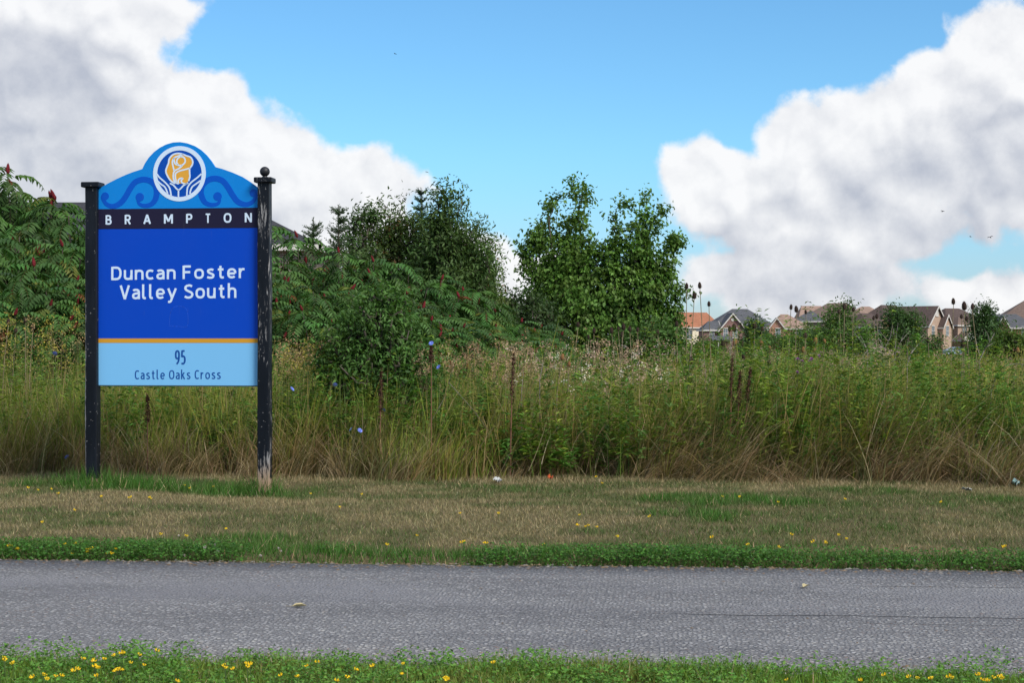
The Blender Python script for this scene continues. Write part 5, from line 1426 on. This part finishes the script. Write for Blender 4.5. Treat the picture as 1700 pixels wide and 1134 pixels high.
GT = 'teasels standing in the field'
GT2 = 'dark teasels in front of the maple'
GT3 = 'brown teasels low in the weeds below the houses'
sky4 = 'teasel against sky beside the maple, '
for a_ in ((1162, 472, 16.5, 1.0, sky4 + 'the tallest', GT), (1152.5, 488, 16, 1.15, sky4 + 'the thickest, just below the tallest', GT), (1177, 502, 17, 1.0, sky4 + 'rightmost, above the orange roof', GT), (1140, 473, 16.5, 1.0, sky4 + 'leftmost, among leaves', GT),
           (1313, 508, 17.5, 0.95, 'left teasel of the pair against the sky above the white-trimmed gable', GT), (1322.5, 511, 17, 1.15, 'right teasel of the pair against the sky above the white-trimmed gable', GT), (1338, 516, 18, 0.85, 'teasel at the left edge of the big taupe roof', GT),
           (1393, 515, 18, 0.9, 'leftmost of three teasels over the big taupe roof', GT), (1402, 507, 17, 1.1, 'tallest of three teasels over the big taupe roof', GT), (1416.5, 511, 18, 0.95, 'rightmost of three teasels over the big taupe roof', GT),
           (1583, 498.5, 16.5, 1.0, 'leftmost and highest of three teasels against the sky left of the street lamp', GT), (1601, 505.5, 16, 1.35, 'middle and largest of three teasels left of the street lamp', GT), (1614, 507, 17, 1.0, 'rightmost of three teasels left of the street lamp', GT),
           (1596, 523, 17, 0.9, 'upper of two dark teasels over the roof of the garage house', GT), (1604, 527.5, 17.5, 0.85, 'lower of two dark teasels over the roof of the garage house', GT),
           (1455.5, 523, 17.5, 0.95, 'right teasel of the pair over the low dark wing', GT), (1450, 526, 18, 0.8, 'left teasel of the pair over the low dark wing', GT), (1598, 568, 16, 1.2, 'dark teasel beside the garage arch', GT), (1690, 579, 16, 0.9, 'brown teasel near the right picture edge', GT, 1), (1541, 563, 18, 1.0, 'teasel left of the silver-blue car', GT), (1123.5, 536, 17, 1.0, 'teasel before the lower right leaves of the maple', GT), (1147, 596, 15.6, 1.1, 'dark teasel below the right edge of the maple', GT)):
    teasel(*a_)
for (px, py, sz) in ((959.5, 536, 1.1), (986, 546.5, 1.0), (1015.5, 546.5, 1.1), (1035, 540.5, 1.1), (1045.5, 544, .95), (1026.5, 544, .9), (1032.5, 553, 1.0), (1092, 549, .95), (977, 558, .8), (992, 558, .8), (1058.5, 545, .95)):
    teasel(px, py, 17 + (px % 5) * .3, sz, 'dark teasel standing in front of the lower maple leaves', GT2)
for (px, py, sz, tn) in ((1211, 544, .9, 0), (1219, 542, 1.2, 0), (1253, 538, 1.1, 0), (1265, 543.5, .8, 0), (1220, 565.5, 1.2, 1), (1231.5, 568, 1.15, 0), (1265, 567, 1.2, 1), (1200, 567, 1.2, 0), (1334, 578.5, 1.15, 1), (1353.5, 563, 1.15, 1), (1369, 564, .9, 1), (1337, 554, .95, 0), (1352, 579, .8, 1), (1276, 599, 1.1, 0), (1235, 590, 1.0, 0), (1278, 575, .8, 1)):
    teasel(px, py, 15.6 + (px % 7) * .2, sz, 'teasel low among the weeds before the brick houses', GT3, tn)
teasel(933, 590, 15.2, 1.1, 'orange-brown teasel at the left end of the pale thistle fluff, taller of two', GT, 1); teasel(945, 602, 15.2, .95, 'orange-brown teasel at the left end of the pale thistle fluff, lower of two', GT, 1)
for (px, py) in ((14, 532), (26, 546), (42, 529), (55, 540)):
    teasel(px, py, 16.5, 1.0, 'grey-brown teasel among dry weeds at the left picture edge', 'teasels at the left picture edge', 0)

# ------------------------------------------------------------------ dock, chicory, knapweed
M_DOCK = mat_plain('dock_seed', (0.055, 0.026, 0.018), 0.9, 0.4, 40, 0.1)


def dock(px, pytop, pybot, D, label, lean=0.0):
    r = np.random.default_rng(int(px)); x, y, zt = W(px, pytop, D); zb = H + (CY - pybot) / F * D; g0 = float(gz(x, y)); L = lean
    t = tag(link('dock_stalk', None, loc=(x - L, y, g0)), label, 'dock', 'dark dock stalks in the field')
    pa = lambda f: np.array([L * f * f, 0, (zt - g0) * f])
    MB().tube([pa(f) for f in (0, .3, .6, .85, 1)], [.007, .0065, .005, .0035, .002], 5).build('stem', mat_plain('dock_stem', (0.16, 0.075, 0.045), .8), t)
    n = 420; f = np.clip(((zb - g0) + (zt - zb) * r.random(n)) / (zt - g0), 0, 1); whorl = np.round(f * 26) / 26; f = 0.6 * whorl + 0.4 * f
    c = np.stack([L * f * f, 0 * f, (zt - g0) * f], 1) + unit(n, r) * (0.006 + 0.020 * np.abs(np.sin(whorl * 40))[:, None]) * (1.15 - 0.7 * (f - f.min()) / (np.ptp(f) + 1e-6))[:, None]
    V, T, C = leaves(c, unit(n, r), unit(n, r), r.uniform(.009, .017, n), .010, jit((0.075, 0.034, 0.022), n, .4, .1, r)); link('seed_cluster', tri_mesh('seed_cluster', V, T, C, M_GRASS), t)


dock(634, 612, 690, 14.6, 'dark brown dock stalk below the fresh green bush', .02)
dock(853, 588, 668, 14.6, 'tall dark dock stalk where the thicket ends, left of the fluff', .03)
dock(1216, 590, 668, 14.6, 'tallest dark dock stalk of three below the red brick house', .02); dock(1229, 618, 672, 14.6, 'short dark dock stalk, middle of three below the red brick house', .03); dock(1246, 612, 665, 14.6, 'dark dock stalk, right of three below the red brick house', .06)
dock(245, 655, 700, 14.6, 'dark dock stalk seen under the sign board', .0); dock(716, 576, 600, 14.6, 'small dark dock stalk with a chicory flower beside it', .0)

fl = MB(); r = random.Random(2)
for ring, (n, l_, e) in enumerate(((13, .019, .15), (9, .013, .5))):
    for i in range(n):
        a = 2 * math.pi * (i + .3 * ring) / n; d = Vector((math.cos(a) * math.cos(e), math.sin(a) * math.cos(e), math.sin(e))); s_ = Vector((-math.sin(a), math.cos(a), 0)) * .0032
        fl.poly([d * .002 - s_ * .4, d * l_ * .9 - s_, d * l_, d * l_ * .9 + s_, d * .002 + s_ * .4])
CHIC = fl.mesh('petals', mat_plain('chicory_blue', (0.16, 0.23, 0.72), .7, .15, 30)); 
for (px, py, D, lab) in ((111, 759, 14.75, 'blue chicory flower low in the grass left of the sign'), (91, 587, 15.0, 'blue chicory flower high in the grass left of the sign'), (485, 646, 15.0, 'blue chicory flower next to the right post'), (556, 639, 15.0, 'blue chicory flower on the left flank of the fresh green bush'), (637, 681, 14.9, 'blue chicory flower beside the dock stalk'),
                    (583, 713, 14.6, 'left one of two blue chicory flowers in dead grass'), (597.5, 715, 14.6, 'right one of two blue chicory flowers in dead grass'), (716, 570, 15.2, 'blue chicory flower above the small dark dock stalk'), (728, 609.5, 15.0, 'blue chicory flower right of the fresh green bush')):
    x, y, z = W(px, py, D); g0 = float(gz(x, y)); t = tag(link('chicory', None, loc=(x, y, g0)), lab, 'flower', 'chicory flowers in the field')
    MB().tube([(0.03, 0.1, -.01), (0.01, 0.04, (z - g0) * .6), (0, 0, z - g0)], [.003, .0025, .0018], 5).build('stem', mat_plain('chicory_stem', (.10, .13, .05)), t)
    p_ = link('petals', CHIC, t, loc=(0, 0, z - g0), rot=(R(55), 0, px)); p_.scale = (1.25,) * 3
kn = MB()
for i in range(40):
    a = i * 2.4; e = .3 + 1.1 * (i / 40); d = Vector((math.cos(a) * math.cos(e), math.sin(a) * math.cos(e), math.sin(e))); s_ = Vector((-math.sin(a), math.cos(a), 0)) * .0022
    kn.poly([-s_ * .3, d * .018 - s_, d * .021 + s_, s_ * .3])
KNAP = kn.mesh('petals', mat_plain('knapweed_pink', (0.42, 0.17, 0.42), .8, .2, 30))
for (px, py) in ((1324, 597), (1332, 601), (1360, 592), (1324, 619), (1345, 601), (1337, 664), (1346, 660), (1347, 597)):
    x, y, z = W(px, py, 14.95); g0 = float(gz(x, y)); t = tag(link('knapweed', None, loc=(x, y, g0)), 'pink-purple knapweed flower in the weeds right of the dock stalks', 'flower', 'knapweed flowers'); BAGS.setdefault('knapweed', []).append(t)
    MB().tube([(0.02, 0.1, -.01), (0, 0, z - g0)], [.003, .002], 5).build('stem', mat_plain('knapweed_stem', (.09, .11, .05)), t); link('petals', KNAP, t, loc=(0, 0, z - g0), rot=(R(35), 0, 0))

# ------------------------------------------------------------------ bare dead stems on the right
def dead(name, label, D, strokes):
    """strokes: polylines in photo pixels with a start radius, the first one rooted in the ground"""
    x0, y0, _ = W(*strokes[0][0][0], D); g0 = float(gz(x0, y0)); t = tag(link(name, None, loc=(x0, y0, g0)), label, 'dead plant', 'bare dead stems on the right'); r = random.Random(int(x0 * 100))
    for i, (pts, rad) in enumerate(strokes):
        P = [Vector(W(px, py, D + .12 * r.uniform(-1, 1) * (k > 0))) - Vector((x0, y0, g0)) for k, (px, py) in enumerate(pts)]
        if i == 0: P = [Vector((P[0].x, P[0].y, -.05))] + P
        MB().tube(P, [rad * .62 * (1 - .65 * k / (len(P) - 1)) for k in range(len(P))], 6).build('stem' if i == 0 else 'twig', M_TWIG, t)


dead('dead_shrub', 'bare grey branches in front of the dark green tree, left part', 19, [([(1462, 610), (1466, 585), (1478, 560), (1482, 537)], .013), ([(1468, 580), (1455, 555), (1447, 538)], .009), ([(1474, 566), (1462, 552), (1455, 530)], .007), ([(1466, 590), (1452, 570)], .006)])
dead('dead_shrub', 'bare grey branches in front of the dark green tree, middle part', 19.5, [([(1486, 610), (1486, 580), (1488, 556), (1491, 536)], .012), ([(1487, 575), (1484, 555), (1483, 545)], .008), ([(1488, 585), (1498, 560), (1504, 545)], .009), ([(1496, 566), (1510, 550)], .006)])
dead('dead_shrub', 'bare grey branches leaning right in front of the dark green tree', 18.5, [([(1506, 606), (1515, 580), (1526, 562), (1534, 556)], .012), ([(1512, 588), (1524, 572), (1533, 563)], .008), ([(1508, 598), (1506, 575), (1509, 560)], .007)])
dead('dead_shrub', 'pair of pale dead stalks leaning left beside the tall loose shrub', 17.5, [([(1440, 582), (1430, 560), (1420, 546)], .010), ([(1438, 578), (1426, 562), (1416, 550)], .007), ([(1440, 582), (1434, 590)], .006)])
dead('dead_shrub', 'forked grey dead branch in front of the dark rounded tree', 18, [([(1626, 600), (1634, 582), (1645, 565), (1651, 553)], .014), ([(1627, 592), (1622, 575), (1619, 560)], .009), ([(1638, 576), (1648, 570)], .007), ([(1643, 568), (1640, 555), (1634, 546)], .006)])
dead('dead_stalk', 'pale bent stalk arching over at the right picture edge', 15.0, [([(1642, 700), (1646, 650), (1654, 622), (1668, 607), (1686, 604), (1705, 606)], .010)])
dead('dead_stalk', 'pale slanting stalk in dead grass at the lower right', 14.6, [([(1585, 775), (1610, 745), (1640, 715), (1660, 690)], .007), ([(1628, 726), (1650, 712)], .004)])
dead('dead_stalk', 'pale upright dead stalk left of the pale thistle fluff', 15.0, [([(866, 650), (870, 610), (874, 566)], .006)]); dead('dead_stalk', 'forked pale stalk above the two orange-brown teasels', 15.1, [([(896, 630), (902, 600), (908, 570)], .007), ([(900, 606), (890, 588)], .004), ([(904, 592), (914, 580)], .004)])
dead('dead_stalk', 'tall pale teasel-high stalk below the right edge of the maple', 15.2, [([(1143, 690), (1142, 640), (1146, 590), (1150, 545)], .0075), ([(1143, 640), (1130, 600), (1124, 575)], .004)])
dead('dead_stalk', 'pale slanting stalk right of the fresh green bush', 14.8, [([(705, 720), (738, 660), (752, 610)], .006), ([(745, 635), (785, 680), (815, 720)], .004)])
dead('dead_stalk', 'thin pale stalk leaning right in the dark grass at right', 14.7, [([(1398, 770), (1410, 730), (1430, 690), (1443, 664)], .007)])

# ------------------------------------------------------------------ small flowers in the lawn and verge
tf = MB(); r = random.Random(8)
for i in range(6):
    a = i * 1.05 + r.uniform(-.2, .2); c, s_ = math.cos(a), math.sin(a); d = Vector((c, s_, .35)); sd_ = Vector((-s_, c, 0)); u = Vector((0, 0, 1)); o = d * .004
    tf.poly([o, o + d * .006 + sd_ * .005 + u * .004, o + d * .013 + u * .006, o + d * .006 - sd_ * .005 + u * .004]); tf.poly([o + d * .004, o + d * .009 + sd_ * .004 + u * .010, o + d * .006 + u * .014, o + d * .009 - sd_ * .004 + u * .010])
M_YEL = mat_plain('trefoil_yellow', (0.85, 0.60, 0.015), .6, .15, 40); TREF = tf.mesh('petals', M_YEL)
stm_ = MB().tube([(0.004, .004, -.01), (0.002, 0, .5), (0, 0, 1.0)], [.0022, .0018, .0014], 4).mesh('stem', mat_plain('flower_stem', (.07, .12, .03)))
cf_ = MB()
for i in range(34):
    a = i * 2.4; e = -0.3 + 1.8 * (i / 34); d = Vector((math.cos(a) * math.cos(e), math.sin(a) * math.cos(e), math.sin(e))); s_ = Vector((-math.sin(a), math.cos(a), 0)) * .0022
    cf_.poly([d * .003 - s_ * .5, d * .010 - s_, d * .0125, d * .010 + s_, d * .003 + s_ * .5])
CLOV = cf_.mesh('petals', mat_plain('clover_white', (0.62, 0.55, 0.52), .8, .2, 40))


def flower(name, mesh, px, py, dz, label, group, size=1.0):
    x, y, g0 = gpt(px, py, dz); t = tag(link(name, None, loc=(x, y, g0)), label, 'flower', group); rr = random.Random(int(px * 13 + py)); s_ = size * rr.uniform(.85, 1.2)
    BAGS.setdefault((name, label), []).append(t)
    k = link('stem', stm_, t); k.scale = (1, 1, dz); p_ = link('petals', mesh, t, loc=(0, 0, dz - .002), rot=(rr.uniform(.1, .6), rr.uniform(-.3, .3), rr.uniform(0, 6))); p_.scale = (s_,) * 3


q1 = ((148, 98), (200, 110), (272, 104), (310, 130), (540, 145), (684, 152), (697, 148), (797, 150), (803, 156), (1012, 100), (395, 217), (226, 283), (343, 400), (42, 412), (55, 408), (93, 425), (855, 347), (990, 357), (465, 430), (575, 450), (615, 425), (460, 440), (590, 446), (600, 452), (490, 424), (1203, 317), (980, 85), (1137, 93), (402, 397), (380, 452))
q2 = ((45, 115), (285, 118), (180, 178), (748, 207), (928, 208), (1310, 215), (1298, 263), (1340, 270), (1350, 264), (1390, 272), (543, 312), (403, 357), (754, 345), (766, 341), (864, 347), (874, 349), (1143, 355), (1487, 318), (1388, 35), (1415, 65), (1640, 222))
q3 = ((280, 128), (363, 130), (543, 155), (1310, 155), (857, 140), (605, 308), (828, 310), (710, 342), (764, 341), (768, 350), (233, 320), (462, 378), (547, 367), (403, 357), (1600, 367), (1612, 363), (865, 328))
for pts, k, ox in ((q1, 3.204, 0), (q2, 2.8333, 500), (q3, 2.8333, 1100)):
    for (a, b_) in pts:
        flower('trefoil_flower', TREF, ox + a / k, 780 + b_ / k, .045, 'small yellow trefoil flower in the mown lawn', 'yellow flowers in the lawn', 0.72)
for (a, b_) in ((952, 355), (1140, 400), (1120, 400), (1480, 420), (1495, 435), (1385, 460), (978, 458), (1090, 412), (1160, 432)):
    flower('clover_flower', CLOV, a / 3.204, 780 + b_ / 3.204, .05, 'white clover head at the far edge of the path', 'white clover heads by the path', 0.85)
for (a, b_) in ((1185, 430), (1455, 465), (1560, 440)):
    flower('clover_flower', CLOV, 1100 + a / 2.8333, 780 + b_ / 2.8333, .05, 'white clover head at the far edge of the path', 'white clover heads by the path', 0.85)
n1 = ((20, 1005), (25, 1020), (70, 1035), (175, 1108), (232, 1098), (295, 1105), (325, 1100), (440, 1013), (500, 1022), (510, 1057), (513, 1098), (390, 1075), (410, 1065), (553, 1013), (608, 993), (648, 978), (656, 982), (620, 1070), (645, 1070), (632, 1064), (610, 1076), (695, 1032), (738, 990), (765, 1045), (835, 967), (1195, 1045), (1200, 1060), (1240, 1065), (1313, 1035), (1315, 1055), (1330, 1040), (1495, 1097), (1583, 1105), (940, 1128), (248, 1120), (505, 1050), (525, 1060))
n2 = ((75, 910), (20, 928), (335, 928), (480, 917), (475, 965), (680, 987), (215, 982), (905, 913), (165, 995), (255, 945), (690, 992))
n3 = ((1160, 980), (1198, 985), (1265, 988), (1350, 978), (1045, 970), (585, 993), (1485, 970), (1500, 990), (1530, 997), (1555, 983), (1590, 978), (930, 993), (1360, 984), (1595, 986))
for pts, k, ox in ((n1, 3.204, 0), (n2, 2.8333, 500), (n3, 2.8333, 1100)):
    for (a, b_) in pts:
        flower('trefoil_flower', TREF, ox + a / k, 780 + b_ / k, .09, 'yellow trefoil flower in the nearest green verge', 'yellow flowers in the nearest verge', 0.6)

# ------------------------------------------------------------------ litter, fallen leaves, birds
def scrap(name, px, py, w_, label, cat, col, seed, h_=.3):
    x, y, g0 = gpt(px, py, .03); r = random.Random(seed); b = MB(); n = 6
    for i in range(n + 1):
        for j in range(n + 1): b.v.append(((i / n - .5) * w_ * r.uniform(.85, 1.1), (j / n - .5) * w_ * .6, r.uniform(0, h_) * w_ + .02))
    for i in range(n):
        for j in range(n): a = i * (n + 1) + j; b.f.append((a, a + n + 1, a + n + 2, a + 1))
    tag(b.build(name, mat_plain(name + '_surface', col, .7, .3, 20), None, (x, y, g0), (R(25), 0, r.uniform(0, 3)), True), label, cat)


scrap('litter_scrap', 910, 794, .07, 'crumpled orange-red scrap at the foot of the tall grass', 'litter', (.42, .075, .02), 1, .7)
scrap('litter_scrap', 823, 797, .09, 'pale crumpled paper at the foot of the tall grass', 'litter', (.42, .44, .45), 2, .4)
scrap('litter_cup', 1682, 803, .09, 'pale turquoise litter in the grass at the right edge', 'litter', (.28, .45, .46), 3, .6)
scrap('litter_scrap', 1604, 812, .08, 'small grey-white litter left of the turquoise one', 'litter', (.40, .42, .40), 4, .3)
for (px, py, lab, rz) in ((497, 1009, 'pale fallen leaf in the middle of the path', .3), (1338, 976, 'tan fallen leaf on the path at right', 1.0)):
    D = F * (H - .012) / (py - CY); x = (px - CX) / F * D; b = MB(); pts = [(-.035, 0), (-.015, .014), (.01, .016), (.035, 0), (.01, -.014), (-.015, -.013)]
    b.v = [(0, 0, .002)] + [(a, c, .004 + .012 * abs(c) / .016) for a, c in pts]; b.f = [(0, i + 1, (i + 1) % 6 + 1) for i in range(6)]
    lf = b.build('leaf_blade', mat_plain('fallen_leaf_tan', (.42, .36, .20), .7), None, None)
    root = tag(link('fallen_leaf', None, loc=(x, D, .014), rot=(0, 0, rz)), lab, 'leaf'); lf.parent = root; MB().tube([(-.033, 0, .004), (-.06, .004, .006)], [.0014, .001], 4).build('stalk', M_STEM, root)
for (px, py, D, lab, sp) in ((656, 89, 130, 'tiny dark bird high in the blue above the thicket', .9), (1565, 351, 120, 'tiny dark bird before the lower right cloud', 1.0), (1611, 393, 125, 'tiny dark bird left of another in the blue gap at right', .8), (1644, 394, 120, 'tiny dark bird in the blue gap at the right, rightmost', 1.1)):
    x, y, z = W(px, py, D); b = MB()
    b.tube([(-.10, 0, 0), (-.05, 0, .01), (.03, 0, .012), (.08, 0, .018), (.11, 0, .012)], [.008, .028, .03, .02, .004], 7)
    for sg in (-1, 1): b.poly([(-.03, sg * .02, .02), (.05, sg * .02, .022), (.045, sg * .12, .065), (-.02, sg * .21, .03), (-.035, sg * .12, .06)])
    b.poly([(-.09, -.01, 0), (-.18, -.035, .004), (-.18, .035, .004), (-.09, .01, 0)])
    o_ = tag(b.build('bird', mat_plain('bird_dark', (.03, .03, .032), .8), None, (x, y, z), (.2, -.2, px)), lab, 'bird', 'birds in the sky'); o_.scale = (sp,) * 3

# ------------------------------------------------------------------ tell look-alikes apart
for key, objs in BAGS.items():
    if len(objs) < 2: continue
    if key == ('trefoil_flower', 'small yellow trefoil flower in the mown lawn'):
        vv = lambda o: o.location.y + SL * o.location.x
        for lo, hi, tx in ((0, 9.75, 'yellow trefoil flower in the green lawn edge along the path'), (9.75, 11.6, 'yellow trefoil flower in the middle of the mown lawn'), (11.6, 99, 'yellow trefoil flower in the lawn near the tall field')):
            number_off([o for o in objs if lo <= vv(o) < hi], tx)
    else:
        number_off(objs, objs[0]['label'])
